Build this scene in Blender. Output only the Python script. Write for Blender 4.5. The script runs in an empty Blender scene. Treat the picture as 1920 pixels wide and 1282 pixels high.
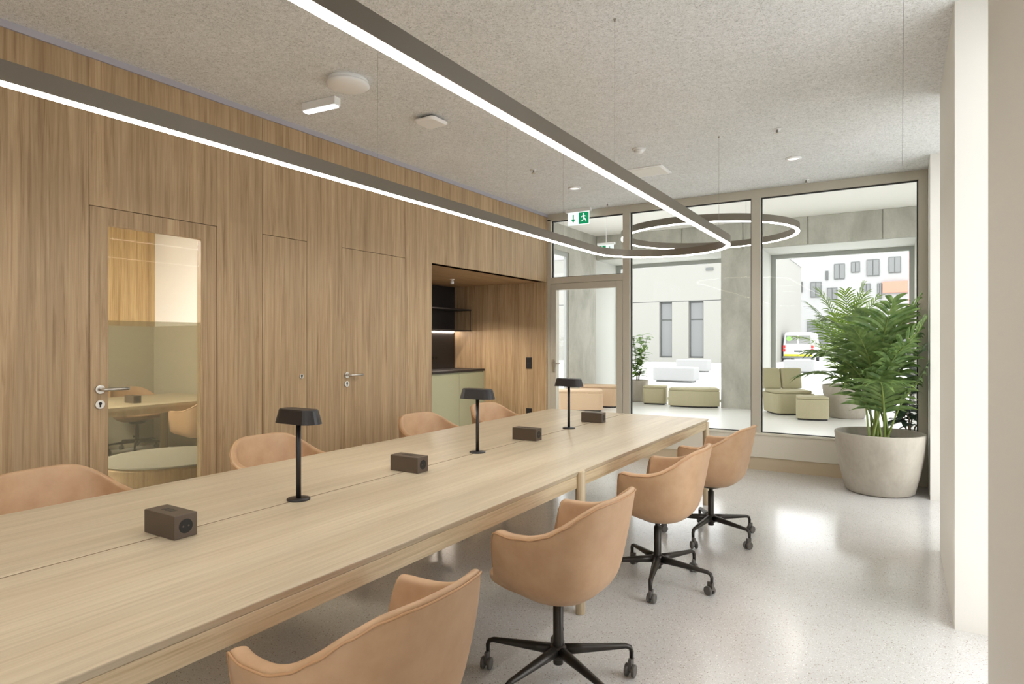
import bpy, bmesh, math, random
from mathutils import Vector, Matrix

S = bpy.context.scene
COL = S.collection
R = math.radians

# ------------------------------------------------------------------ camera
cam_d = bpy.data.cameras.new('camera')
cam_d.sensor_fit = 'HORIZONTAL'
cam_d.sensor_width = 36.0
cam_d.lens = 36.0 * 1175.0 / 1920.0
cam_d.shift_y = -1.5 / 1920.0
cam_d.clip_start = 0.05
cam_d.clip_end = 400
cam = bpy.data.objects.new('camera', cam_d)
COL.objects.link(cam)
cam.location = (0, 0, 1.40)
cam.rotation_euler = (R(90), 0, R(31.78))
S.camera = cam

# ------------------------------------------------------------------ world / exposure
W = bpy.data.worlds.new('sky')
S.world = W
W.use_nodes = True
bg = W.node_tree.nodes['Background']
bg.inputs[0].default_value = (0.965, 0.975, 1.0, 1)
bg.inputs[1].default_value = 3.4
S.view_settings.view_transform = 'Standard'
S.view_settings.look = 'None'
S.view_settings.gamma = 1.0
S.view_settings.use_curve_mapping = False
S.view_settings.exposure = 0.29
LED = 27.5
LED_COL = (1.0, 0.955, 0.885, 1)
S.cycles.use_denoising = True
S.cycles.adaptive_threshold = 0.025
S.cycles.max_bounces = 7
S.cycles.diffuse_bounces = 5
S.cycles.glossy_bounces = 3
S.cycles.transparent_max_bounces = 16
S.cycles.sample_clamp_indirect = 6.0
S.cycles.caustics_reflective = False
S.cycles.caustics_refractive = False


def portal(name, loc, rot, sx, sy):
    l = bpy.data.lights.new(name, 'AREA')
    l.shape = 'RECTANGLE'
    l.size, l.size_y = sx, sy
    l.cycles.is_portal = True
    o = bpy.data.objects.new(name, l)
    COL.objects.link(o)
    o.location = loc
    o.rotation_euler = rot
    return o


# ------------------------------------------------------------------ materials
def srgb(r, g, b):
    f = lambda v: (v / 255 / 12.92) if v / 255 <= 0.04045 else ((v / 255 + 0.055) / 1.055) ** 2.4
    return (f(r), f(g), f(b), 1)


def mat(name, col, rough=0.5, metal=0.0, spec=None, coat=0.0):
    m = bpy.data.materials.new(name)
    m.use_nodes = True
    b = m.node_tree.nodes['Principled BSDF']
    b.inputs['Base Color'].default_value = col
    b.inputs['Roughness'].default_value = rough
    b.inputs['Metallic'].default_value = metal
    if spec is not None:
        b.inputs['Specular IOR Level'].default_value = spec
    b.inputs['Coat Weight'].default_value = coat
    return m


class N:
    """small node helper"""
    def __init__(s, m):
        s.t = m.node_tree
        s.b = s.t.nodes['Principled BSDF']

    def n(s, typ, **kw):
        x = s.t.nodes.new(typ)
        for k, v in kw.items():
            if hasattr(x, k) and k not in x.inputs.keys():
                setattr(x, k, v)
            else:
                x.inputs[k].default_value = v
        return x

    def l(s, a, b):
        s.t.links.new(a, b)

    def ramp(s, fac, stops):
        r = s.n('ShaderNodeValToRGB')
        while len(r.color_ramp.elements) > 1:
            r.color_ramp.elements.remove(r.color_ramp.elements[-1])
        for i, (p, c) in enumerate(stops):
            e = r.color_ramp.elements[0] if i == 0 else r.color_ramp.elements.new(p)
            e.position = p
            e.color = c
        s.l(fac, r.inputs[0])
        return r.outputs[0]

    def pos(s, scale, rand=0.0):
        g = s.n('ShaderNodeNewGeometry')
        mp = s.n('ShaderNodeMapping')
        mp.inputs['Scale'].default_value = scale
        s.l(g.outputs['Position'], mp.inputs['Vector'])
        if rand:
            oi = s.n('ShaderNodeObjectInfo')
            cx = s.n('ShaderNodeCombineXYZ')
            for i in range(3):
                mu = s.n('ShaderNodeMath', operation='MULTIPLY')
                mu.inputs[1].default_value = rand * (1, 1.7, 0.6)[i]
                s.l(oi.outputs['Random'], mu.inputs[0])
                s.l(mu.outputs[0], cx.inputs[i])
            s.l(cx.outputs[0], mp.inputs['Location'])
        return mp.outputs[0]

    def noise(s, vec, scale, detail=4, rough=0.55, dist=0.0):
        x = s.n('ShaderNodeTexNoise')
        x.inputs['Scale'].default_value = scale
        x.inputs['Detail'].default_value = detail
        x.inputs['Roughness'].default_value = rough
        x.inputs['Distortion'].default_value = dist
        s.l(vec, x.inputs['Vector'])
        return x.outputs['Fac']

    def mix(s, fac, a, b, mode='MIX'):
        x = s.n('ShaderNodeMix', data_type='RGBA', blend_type=mode)
        for sock, v in ((x.inputs[0], fac), (x.inputs[6], a), (x.inputs[7], b)):
            if hasattr(v, 'is_linked') or isinstance(v, bpy.types.NodeSocket):
                s.l(v, sock)
            else:
                sock.default_value = v
        return x.outputs[2]

    def bump(s, h, strength, dist=0.002):
        x = s.n('ShaderNodeBump')
        x.inputs['Strength'].default_value = strength
        x.inputs['Distance'].default_value = dist
        s.l(h, x.inputs['Height'])
        s.l(x.outputs[0], s.b.inputs['Normal'])


def wood(name, axis, light, mid, dark, rough=0.5, across=26.0, rand=7.0, bands=1.0, lines=0.8, planks=0.0):
    m = mat(name, mid, rough)
    k = N(m)
    sc = [across, across, across]
    sc[axis] = across * 0.035
    v = k.pos(sc, rand)
    n1 = k.noise(v, 0.32, 3, 0.5, 0.6)
    n2 = k.noise(v, 1.6, 6, 0.65, 0.9)
    sc2 = [across * 5] * 3
    sc2[axis] = across * 0.12
    v2 = k.pos(sc2, rand)
    n3 = k.noise(v2, 1.5, 4, 0.6)
    c1 = k.ramp(n2, [(0.28, dark), (0.46, mid), (0.72, light)])
    c2 = k.ramp(n1, [(0.3, (0.82, 0.80, 0.77, 1)), (0.7, (1.08, 1.07, 1.05, 1))])
    c3 = k.ramp(n3, [(0.3, (0.88, 0.86, 0.83, 1)), (0.62, (1.03, 1.03, 1.03, 1))])
    sc3 = [across * 2.6] * 3
    sc3[axis] = across * 0.045
    n4 = k.noise(k.pos(sc3, rand), 1.0, 2, 0.5, 0.5)
    c4 = k.ramp(n4, [(0.36, (0.78, 0.74, 0.69, 1)), (0.45, (1, 1, 1, 1))])
    x = k.mix(bands, c1, c2, 'MULTIPLY')
    x = k.mix(0.8, x, c3, 'MULTIPLY')
    x = k.mix(lines, x, c4, 'MULTIPLY')
    if planks:
        gx = k.n('ShaderNodeNewGeometry')
        sp = k.n('ShaderNodeSeparateXYZ')
        k.l(gx.outputs['Position'], sp.inputs[0])
        mu = k.n('ShaderNodeMath', operation='MULTIPLY'); mu.inputs[1].default_value = planks
        k.l(sp.outputs[0], mu.inputs[0])
        fl = k.n('ShaderNodeMath', operation='FLOOR'); k.l(mu.outputs[0], fl.inputs[0])
        wn = k.n('ShaderNodeTexWhiteNoise', noise_dimensions='1D'); k.l(fl.outputs[0], wn.inputs['W'])
        x = k.mix(1.0, x, k.ramp(wn.outputs['Value'], [(0, (0.93, 0.915, 0.90, 1)), (1, (1.03, 1.03, 1.03, 1))]), 'MULTIPLY')
    k.l(x, k.b.inputs['Base Color'])
    k.bump(n3, 0.12, 0.001)
    return m


MT = {}
MT['wall_wood'] = wood('oak_veneer_upright', 2, srgb(194, 170, 136), srgb(177, 150, 115), srgb(146, 118, 84), 0.5, 24)
MT['wall_wood2'] = wood('oak_veneer_niche', 2, srgb(206, 182, 148), srgb(190, 162, 127), srgb(162, 132, 97), 0.5, 24)
MT['soffit_wood'] = wood('oak_veneer_along', 1, srgb(200, 170, 130), srgb(184, 150, 112), srgb(156, 122, 84), 0.5, 22)
MT['table_wood'] = wood('pale_oak_along', 1, srgb(216, 204, 182), srgb(208, 194, 170), srgb(198, 182, 156), 0.33, 20, 5.0, 0.5, 0.25, 7.3)
MT['leg_wood'] = wood('pale_oak_upright', 2, srgb(214, 198, 170), srgb(202, 184, 154), srgb(186, 165, 133), 0.4, 40, 5.0, 0.7, 0.3)
MT['apron_wood'] = wood('oak_apron', 1, srgb(220, 204, 176), srgb(206, 187, 155), srgb(184, 162, 128), 0.4, 34, 5.0, 0.8, 0.6)
MT['room_wood'] = wood('oak_room', 2, srgb(206, 182, 140), srgb(192, 165, 122), srgb(170, 142, 100), 0.5, 20)

m = mat('terrazzo', srgb(214, 211, 205), 0.16, spec=0.5)
k = N(m)
v = k.pos((1, 1, 1))
base = k.ramp(k.noise(v, 1.1, 4), [(0.35, srgb(203, 201, 199)), (0.65, srgb(214, 213, 211))])
def chips(scale, thr, c, base):
    vo = k.n('ShaderNodeTexVoronoi', feature='F1')
    vo.inputs['Scale'].default_value = scale
    k.l(v, vo.inputs['Vector'])
    cr = k.n('ShaderNodeSeparateColor')
    k.l(vo.outputs['Color'], cr.inputs[0])
    lt = k.n('ShaderNodeMath', operation='LESS_THAN')
    k.l(cr.outputs[0], lt.inputs[0]); lt.inputs[1].default_value = thr
    l2 = k.n('ShaderNodeMath', operation='LESS_THAN')
    k.l(vo.outputs['Distance'], l2.inputs[0]); l2.inputs[1].default_value = 0.42
    mu = k.n('ShaderNodeMath', operation='MULTIPLY')
    k.l(lt.outputs[0], mu.inputs[0]); k.l(l2.outputs[0], mu.inputs[1])
    return k.mix(mu.outputs[0], base, c)
base = chips(210, 0.30, srgb(192, 187, 180), base)
base = chips(150, 0.09, srgb(158, 148, 139), base)
base = chips(180, 0.16, srgb(234, 232, 229), base)
k.l(base, k.b.inputs['Base Color'])
MT['terrazzo'] = m

m = mat('lobby_floor', srgb(240, 240, 238), 0.3)
MT['lobby_floor'] = m

m = mat('wood_wool_board', srgb(190, 183, 168), 0.95)
k = N(m)
v = k.pos((1, 1, 1))
n1 = k.noise(v, 95, 3, 0.6, 1.4)
n2 = k.noise(v, 30, 5, 0.7, 0.8)
n0 = k.noise(v, 2.0, 3)
c = k.ramp(n1, [(0.32, srgb(188, 188, 187)), (0.46, srgb(231, 232, 233)), (0.66, srgb(247, 248, 250))])
c = k.mix(0.7, c, k.ramp(n2, [(0.3, (0.80, 0.80, 0.79, 1)), (0.6, (1.03, 1.03, 1.03, 1))]), 'MULTIPLY')
c = k.mix(0.5, c, k.ramp(n0, [(0.3, (0.92, 0.92, 0.90, 1)), (0.7, (1.02, 1.02, 1.02, 1))]), 'MULTIPLY')
k.l(c, k.b.inputs['Base Color'])
k.bump(n1, 0.6, 0.004)
MT['ceiling'] = m

def concrete(name, a, b, rough=0.8):
    m = mat(name, a, rough)
    k = N(m)
    v = k.pos((1, 1, 0.5))
    n1 = k.noise(v, 2.2, 6, 0.62, 0.4)
    n2 = k.noise(v, 40, 4, 0.6)
    c = k.ramp(n1, [(0.32, b), (0.62, a)])
    c = k.mix(0.35, c, k.ramp(n2, [(0.35, (0.85, 0.85, 0.85, 1)), (0.6, (1.03, 1.03, 1.03, 1))]), 'MULTIPLY')
    k.l(c, k.b.inputs['Base Color'])
    k.bump(n2, 0.2, 0.002)
    return m
MT['concrete'] = concrete('cast_concrete', srgb(192, 190, 180), srgb(166, 164, 153))
MT['pot'] = concrete('pot_concrete', srgb(184, 177, 165), srgb(163, 155, 142))
MT['reveal'] = mat('reveal_window_lit', srgb(196, 196, 190), 0.75)  # paler than the concrete: the nearby window's light is put into the colour
MT['white'] = mat('white_paint', srgb(238, 236, 231), 0.7)
MT['plaster'] = mat('wall_plaster', srgb(222, 219, 212), 0.75)
MT['white_plastic'] = mat('white_plastic', srgb(247, 247, 247), 0.45)
MT['frame'] = mat('bronze_grey_aluminium', srgb(200, 194, 180), 0.42, 0.15)
MT['frame2'] = mat('grey_window_frame', srgb(172, 174, 170), 0.5)
MT['gasket'] = mat('black_gasket', srgb(58, 58, 58), 0.6)
MT['sill'] = mat('sill_panel', srgb(222, 216, 202), 0.5)
MT['skirt'] = mat('tan_skirting', srgb(200, 184, 158), 0.55)
MT['black'] = mat('black_metal', srgb(40, 36, 36), 0.42)
MT['lamp_black'] = mat('lamp_black', srgb(36, 33, 34), 0.38)
MT['bronze'] = mat('bronze_dark', srgb(92, 80, 70), 0.42, 0.3)
MT['hole'] = mat('socket_black', srgb(14, 13, 13), 0.5)
MT['base_metal'] = mat('dark_base_metal', srgb(62, 58, 54), 0.35, 0.55)
MT['wheel'] = mat('caster_rubber', srgb(96, 92, 88), 0.5)
MT['chrome'] = mat('brushed_steel', srgb(205, 200, 192), 0.28, 0.9)
MT['profile'] = mat('lamp_profile', srgb(114, 106, 94), 0.42, 0.35)
MT['wire'] = mat('steel_wire', srgb(160, 156, 148), 0.4, 0.5)
MT['green_cab'] = mat('sage_laminate', srgb(180, 180, 148), 0.5)
MT['soil'] = mat('potting_soil', srgb(66, 52, 42), 0.95)
MT['green_fabric'] = None
MT['dark'] = mat('joint_shadow', srgb(70, 56, 42), 0.9)
MT['groove'] = mat('groove_shadow_brown', srgb(118, 98, 72), 0.9)
MT['lavender'] = mat('ceiling_trim_grey', srgb(176, 174, 184), 0.5, 0.1)
MT['red'] = mat('sign_red', srgb(206, 128, 108), 0.5)
MT['tail_red'] = mat('tail_red', srgb(200, 50, 50), 0.4)
MT['pink'] = mat('pink_banner', srgb(240, 150, 150), 0.6)
MT['yellow'] = mat('reflector_yellow', srgb(220, 214, 40), 0.5)
MT['sign_green'] = mat('exit_green', srgb(20, 140, 90), 0.5)
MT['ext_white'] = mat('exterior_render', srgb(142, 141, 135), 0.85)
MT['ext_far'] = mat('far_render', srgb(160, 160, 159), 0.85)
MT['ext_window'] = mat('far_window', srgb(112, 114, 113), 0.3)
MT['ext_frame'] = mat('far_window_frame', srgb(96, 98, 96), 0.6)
MT['van_white'] = mat('van_white', srgb(215, 215, 215), 0.4)
MT['pave'] = mat('pale_paving', srgb(228, 228, 226), 0.9)
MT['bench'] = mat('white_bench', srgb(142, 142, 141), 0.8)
MT['film_wood'] = MT['room_wood']

def fabric(name, a, b, scale=260):
    m = mat(name, a, 0.9)
    k = N(m)
    n1 = k.noise(k.pos((1, 1, 1)), scale, 3, 0.6)
    k.l(k.ramp(n1, [(0.3, b), (0.65, a)]), k.b.inputs['Base Color'])
    k.bump(n1, 0.25, 0.002)
    return m
MT['green_fabric'] = fabric('olive_fabric', srgb(192, 184, 154), srgb(172, 164, 134))
MT['beige_fabric'] = fabric('sand_fabric', srgb(208, 180, 150), srgb(192, 164, 134))
MT['carpet'] = fabric('grey_carpet', srgb(206, 204, 198), srgb(186, 184, 178), 120)

m = mat('tan_leather', srgb(178, 134, 98), 0.46)
k = N(m)
tc = k.n('ShaderNodeTexCoord')
n1 = k.noise(tc.outputs['Object'], 9, 4, 0.6)
n2 = k.noise(tc.outputs['Object'], 330, 3, 0.6)
k.l(k.ramp(n1, [(0.3, srgb(188, 151, 116)), (0.7, srgb(202, 167, 132))]), k.b.inputs['Base Color'])
k.bump(n2, 0.10, 0.001)
MT['leather'] = m
m = mat('tan_leather_seam', srgb(190, 148, 108), 0.5)
MT['piping'] = m
MT['stone_top'] = mat('muted_top', srgb(150, 146, 134), 0.8)
MT['dado'] = mat('felt_panel', srgb(184, 178, 160), 0.9)

def leafmat(name, a, b):
    m = mat(name, a, 0.42)
    k = N(m)
    n1 = k.noise(k.pos((1, 1, 1)), 14, 3)
    c = k.ramp(n1, [(0.3, b), (0.7, a)])
    k.l(c, k.b.inputs['Base Color'])
    tr = k.n('ShaderNodeBsdfTranslucent')
    k.l(c, tr.inputs[0])
    mx = k.n('ShaderNodeMixShader')
    mx.inputs[0].default_value = 0.28
    k.l(k.b.outputs[0], mx.inputs[1])
    k.l(tr.outputs[0], mx.inputs[2])
    k.l(mx.outputs[0], k.t.nodes['Material Output'].inputs[0])
    return m
MT['palm'] = leafmat('palm_leaf', srgb(138, 162, 96), srgb(76, 106, 56))
MT['palm_light'] = leafmat('palm_leaf_light', srgb(150, 176, 72), srgb(104, 140, 50))
MT['ficus'] = leafmat('ficus_leaf', srgb(132, 164, 70), srgb(76, 112, 40))
MT['rubber'] = leafmat('rubber_leaf', srgb(58, 78, 56), srgb(34, 52, 38))
MT['stem'] = mat('plant_stem', srgb(132, 150, 78), 0.5)
MT['trunk'] = mat('ficus_trunk', srgb(120, 104, 80), 0.8)

def emit(name, col, strength):
    m = bpy.data.materials.new(name)
    m.use_nodes = True
    t = m.node_tree
    t.nodes.remove(t.nodes['Principled BSDF'])
    e = t.nodes.new('ShaderNodeEmission')
    e.inputs[0].default_value = col
    e.inputs[1].default_value = strength
    t.links.new(e.outputs[0], t.nodes['Material Output'].inputs[0])
    return m
MT['led'] = emit('led_diffuser', LED_COL, LED)
MT['led_ring'] = emit('ring_diffuser', LED_COL, 13)
MT['led_small'] = emit('emergency_diffuser', (0.95, 0.98, 1, 1), 3.0)
MT['led_shelf'] = emit('shelf_led', (1.0, 0.86, 0.72, 1), 34)
MT['room_lamp'] = emit('meeting_room_added_lamp', (1.0, 0.97, 0.91, 1), 180)
MT['downlight'] = emit('downlight_glow', (1, 0.95, 0.88, 1), 1.1)
MT['sign_lit'] = emit('sign_green_lit', srgb(30, 150, 95), 0.8)
MT['sign_white'] = emit('sign_white_lit', (0.9, 1.0, 0.94, 1), 0.9)

def glassmat(name, tint, ior=1.45, diff=0.0, dcol=(1, 1, 1, 1)):
    m = bpy.data.materials.new(name)
    m.use_nodes = True
    t = m.node_tree
    t.nodes.remove(t.nodes['Principled BSDF'])
    tr = t.nodes.new('ShaderNodeBsdfTransparent')
    tr.inputs[0].default_value = tint
    gl = t.nodes.new('ShaderNodeBsdfGlossy')
    gl.inputs['Roughness'].default_value = 0.0
    fr = t.nodes.new('ShaderNodeFresnel')
    fr.inputs[0].default_value = ior
    geo = t.nodes.new('ShaderNodeNewGeometry')
    inv = t.nodes.new('ShaderNodeMath'); inv.operation = 'SUBTRACT'; inv.inputs[0].default_value = 1.0
    t.links.new(geo.outputs['Backfacing'], inv.inputs[1])
    fm = t.nodes.new('ShaderNodeMath'); fm.operation = 'MULTIPLY'
    t.links.new(fr.outputs[0], fm.inputs[0]); t.links.new(inv.outputs[0], fm.inputs[1])
    first = tr.outputs[0]
    if diff:
        d = t.nodes.new('ShaderNodeBsdfDiffuse')
        d.inputs[0].default_value = dcol
        m2 = t.nodes.new('ShaderNodeMixShader')
        m2.inputs[0].default_value = diff
        t.links.new(tr.outputs[0], m2.inputs[1])
        t.links.new(d.outputs[0], m2.inputs[2])
        first = m2.outputs[0]
    mx = t.nodes.new('ShaderNodeMixShader')
    t.links.new(fm.outputs[0], mx.inputs[0])
    t.links.new(first, mx.inputs[1])
    t.links.new(gl.outputs[0], mx.inputs[2])
    t.links.new(mx.outputs[0], t.nodes['Material Output'].inputs[0])
    return m
MT['glass'] = glassmat('clear_glass', (0.98, 0.985, 0.98, 1), 1.15)
MT['film'] = glassmat('tinted_film', (0.78, 0.76, 0.69, 1), 1.15, 0.16, srgb(176, 170, 148))

# ------------------------------------------------------------------ mesh helpers
def obj(name, bm, m, parent=None, smooth=False, bevel=0.0, loc=None, rot=None, sub=0):
    bmesh.ops.recalc_face_normals(bm, faces=bm.faces)
    me = bpy.data.meshes.new(name)
    bm.to_mesh(me)
    bm.free()
    me.materials.append(MT[m] if isinstance(m, str) else m)
    if smooth:
        for p in me.polygons:
            p.use_smooth = True
    o = bpy.data.objects.new(name, me)
    COL.objects.link(o)
    if parent:
        o.parent = parent
    if loc:
        o.location = loc
    if rot:
        o.rotation_euler = rot
    if bevel:
        b = o.modifiers.new('bevel', 'BEVEL')
        b.width = bevel
        b.segments = 2
        b.limit_method = 'ANGLE'
        b.angle_limit = R(40)
    if sub:
        u = o.modifiers.new('sub', 'SUBSURF')
        u.levels = u.render_levels = sub
    return o


def box(bm, x0, x1, y0, y1, z0, z1):
    v = [bm.verts.new(p) for p in ((x0, y0, z0), (x1, y0, z0), (x1, y1, z0), (x0, y1, z0),
                                   (x0, y0, z1), (x1, y0, z1), (x1, y1, z1), (x0, y1, z1))]
    for f in ((0, 1, 2, 3), (4, 5, 6, 7), (0, 1, 5, 4), (1, 2, 6, 5), (2, 3, 7, 6), (3, 0, 4, 7)):
        bm.faces.new([v[i] for i in f])


def bx(name, x0, x1, y0, y1, z0, z1, m, parent=None, bevel=0.0):
    bm = bmesh.new()
    box(bm, x0, x1, y0, y1, z0, z1)
    return obj(name, bm, m, parent, bevel=bevel)


def basis(d):
    d = Vector(d).normalized()
    a = Vector((0, 0, 1)) if abs(d.z) < 0.95 else Vector((1, 0, 0))
    u = d.cross(a).normalized()
    return u, d.cross(u).normalized()


def tube(bm, pts, radii, n=12, cap=True, flat=1.0):
    pts = [Vector(p) for p in pts]
    rings = []
    for i, p in enumerate(pts):
        d = (pts[min(i + 1, len(pts) - 1)] - pts[max(i - 1, 0)])
        u, w = basis(d)
        r = radii[i] if isinstance(radii, (list, tuple)) else radii
        rings.append([bm.verts.new(p + (u * math.cos(2 * math.pi * j / n) + w * flat * math.sin(2 * math.pi * j / n)) * r) for j in range(n)])
    for a, b in zip(rings, rings[1:]):
        for j in range(n):
            bm.faces.new((a[j], a[(j + 1) % n], b[(j + 1) % n], b[j]))
    if cap:
        bm.faces.new(rings[0][::-1])
        bm.faces.new(rings[-1])


def lathe(bm, prof, n=32, c=(0, 0, 0), closed=False):
    rings = []
    for r, z in prof:
        if r < 1e-5:
            rings.append([bm.verts.new((c[0], c[1], c[2] + z))])
        else:
            rings.append([bm.verts.new((c[0] + r * math.cos(2 * math.pi * j / n), c[1] + r * math.sin(2 * math.pi * j / n), c[2] + z)) for j in range(n)])
    for a, b in zip(rings, rings[1:]):
        for j in range(n):
            k2 = (j + 1) % n
            if len(a) == 1 and len(b) == 1:
                continue
            if len(a) == 1:
                bm.faces.new((a[0], b[k2], b[j]))
            elif len(b) == 1:
                bm.faces.new((a[j], a[k2], b[0]))
            else:
                bm.faces.new((a[j], a[k2], b[k2], b[j]))


def prism(bm, out, z0, z1, taper=None):
    a = [bm.verts.new((x, y, z0)) for x, y in out]
    b = [bm.verts.new((x, y, z1)) for x, y in (taper or out)]
    n = len(out)
    bm.faces.new(a[::-1])
    bm.faces.new(b)
    for i in range(n):
        bm.faces.new((a[i], a[(i + 1) % n], b[(i + 1) % n], b[i]))


def rrect(w, d, r, n=6):
    p = []
    for cx, cy, a0 in ((w / 2 - r, d / 2 - r, 0), (-w / 2 + r, d / 2 - r, 90), (-w / 2 + r, -d / 2 + r, 180), (w / 2 - r, -d / 2 + r, 270)):
        for i in range(n + 1):
            a = R(a0 + 90 * i / n)
            p.append((cx + r * math.cos(a), cy + r * math.sin(a)))
    return p


def tag(o, label, cat, group=None):
    o['label'] = label
    o['category'] = cat
    if group:
        o['group'] = group
    return o


def struct(o, label=None):
    o['kind'] = 'structure'
    if label:
        o['label'] = label
    return o


def thing(name, label, cat, loc=(0, 0, 0), rz=0.0, group=None):
    o = bpy.data.objects.new(name, None)
    o.empty_display_size = 0.1
    COL.objects.link(o)
    o.location = loc
    o.rotation_euler = (0, 0, rz)
    return tag(o, label, cat, group)


def copy_tree(o, parent=None):
    c = o.copy()
    COL.objects.link(c)
    c.parent = parent
    for ch in o.children:
        copy_tree(ch, c)
    return c


# ================================================================== STRUCTURE
XW, XR, YG, ZC = -3.92, 0.225, 7.20, 3.05
YN = -2.6
DH = 2.172   # door head

# floor
bm = bmesh.new(); box(bm, XW - 1.6, 0.75, YN, YG + 0.14, -0.12, 0.0)
struct(obj('floor', bm, 'terrazzo'), 'pale speckled terrazzo floor')
bm = bmesh.new(); box(bm, -6.15, 3.8, YG + 0.14, 14.85, -0.12, 0.0)
struct(obj('floor_lobby', bm, 'lobby_floor'), 'bright white lobby floor beyond the glazing')

# ceiling with boards
ceil = bx('ceiling', XW - 1.7, 0.75, YN - 0.1, YG + 0.1, ZC + 0.012, ZC + 0.14, 'ceiling')
struct(ceil, 'grey wood wool acoustic board ceiling')
xs = [XW]
x = 0.015
lst = []
while x > XW + 0.15:
    lst.append(x); x -= 0.6
xs = [XW] + lst[::-1] + [0.75]
ys = [YN]
y = 5.05 - 1.2 * 6
while y < YG - 0.1:
    ys.append(y); y += 1.2
ys.append(YG + 0.06)
g = 0.0012
for i in range(len(xs) - 1):
    for j in range(len(ys) - 1):
        gx_ = 0.0012 if abs(xs[i + 1] - 0.015) < 1e-4 else 0.0004
        bx('acoustic_board', xs[i] + 0.0004, xs[i + 1] - gx_, ys[j] + 0.0004, ys[j + 1] - 0.0004, ZC, ZC + 0.0125, 'ceiling', ceil)

# left wall : backing with openings, veneer panels in front
wl = bmesh.new()
B0, B1 = XW - 0.10, XW - 0.022
D1 = (1.762, 2.547)
NI = (4.83, YG)
box(wl, B0, B1, YN, D1[0], 0, ZC)
box(wl, B0, B1, D1[0], D1[1], DH + 0.004, ZC)
box(wl, B0, B1, D1[1], NI[0], 0, ZC)
box(wl, B0, B1, NI[0], NI[1], DH, ZC)
wall_left = struct(obj('wall_left', wl, 'dark'), 'tall oak veneer wall with flush doors')
def panel(y0, y1, z0, z1, parent=wall_left, m='wall_wood'):
    bx('veneer_panel', XW - 0.0215, XW, y0 + g, y1 - g, z0, z1, m, parent, 0.0008)
D2, D3 = (2.90, 3.30), (3.658, 4.437)
ZP = 3.012
for a, b in ((YN, -1.9), (-1.9, -0.7), (-0.7, 0.53), (0.53, D1[0]), (D1[1], D2[0]), (D2[1], D3[0]), (D3[1], NI[0])):
    panel(a, b, 0.0, ZP)
for a, b in (D1, D2, D3):
    panel(a, b, DH + 0.004, ZP)
panel(NI[0], 6.02, DH, ZP); panel(6.02, NI[1], DH, ZP)
struct(bx('trim_1', XW - 0.02, XW + 0.012, YN, YG, ZP, ZC, 'lavender'), 'thin pale grey metal trim between wood wall and ceiling')

# flush doors
def lever(parent, y, z, sgn=1):
    h = bmesh.new()
    tube(h, [(XW, y, z), (XW + 0.009, y, z)], 0.026, 24)
    ho = obj('handle_rose', h, 'chrome', parent, bevel=0.002)
    l = bmesh.new()
    tube(l, [(XW + 0.008, y, z), (XW + 0.042, y, z), (XW + 0.052, y + 0.012 * sgn, z), (XW + 0.054, y + 0.06 * sgn, z), (XW + 0.054, y + 0.135 * sgn, z)], 0.0095, 14)
    obj('lever', l, 'chrome', ho, True)
def cyl_lock(parent, y, z, r=0.026):
    h = bmesh.new()
    tube(h, [(XW, y, z), (XW + 0.007, y, z)], r, 24)
    ho = obj('lock_rose', h, 'chrome', parent, bevel=0.002)
    l = bmesh.new()
    tube(l, [(XW + 0.006, y, z + 0.006), (XW + 0.0085, y, z + 0.006)], 0.009, 16)
    box(l, XW + 0.006, XW + 0.0085, y - 0.004, y + 0.004, z - 0.015, z + 0.002)
    obj('keyhole', l, 'hole', ho)

door1 = bmesh.new()
GY, GZ = (1.863, 2.433), (0.09, 2.074)
a, b = D1
box(door1, XW - 0.045, XW - 0.0005, a + 0.004, GY[0], 0.008, DH)
box(door1, XW - 0.045, XW - 0.0005, GY[1], b - 0.004, 0.008, DH)
box(door1, XW - 0.045, XW - 0.0005, GY[0], GY[1], GZ[1], DH)
box(door1, XW - 0.045, XW - 0.0005, GY[0], GY[1], 0.008, GZ[0])
door_1 = struct(obj('door_1', door1, 'wall_wood'), 'flush oak door with tall glass panel')
bx('pane', XW - 0.024, XW - 0.016, GY[0], GY[1], GZ[0], GZ[1], 'glass', door_1)
bx('privacy_film', XW - 0.0150, XW - 0.0146, GY[0] + 0.001, GY[1] - 0.001, GZ[0] + 0.001, 1.522, 'film', door_1)
lever(door_1, 1.818, 1.122); cyl_lock(door_1, 1.818, 1.035)
door_2 = struct(bx('door_2', XW - 0.0215, XW, D2[0] + 0.0025, D2[1] - 0.0025, 0.008, DH, 'wall_wood'), 'narrow flush oak cupboard door with a lock only')
cyl_lock(door_2, 3.247, 1.128, 0.019)
door_3 = struct(bx('door_3', XW - 0.0215, XW, D3[0] + 0.0025, D3[1] - 0.0025, 0.008, DH, 'wall_wood'), 'flush oak door with steel lever handle')
lever(door_3, 3.711, 1.118); cyl_lock(door_3, 3.711, 1.044)

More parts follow.
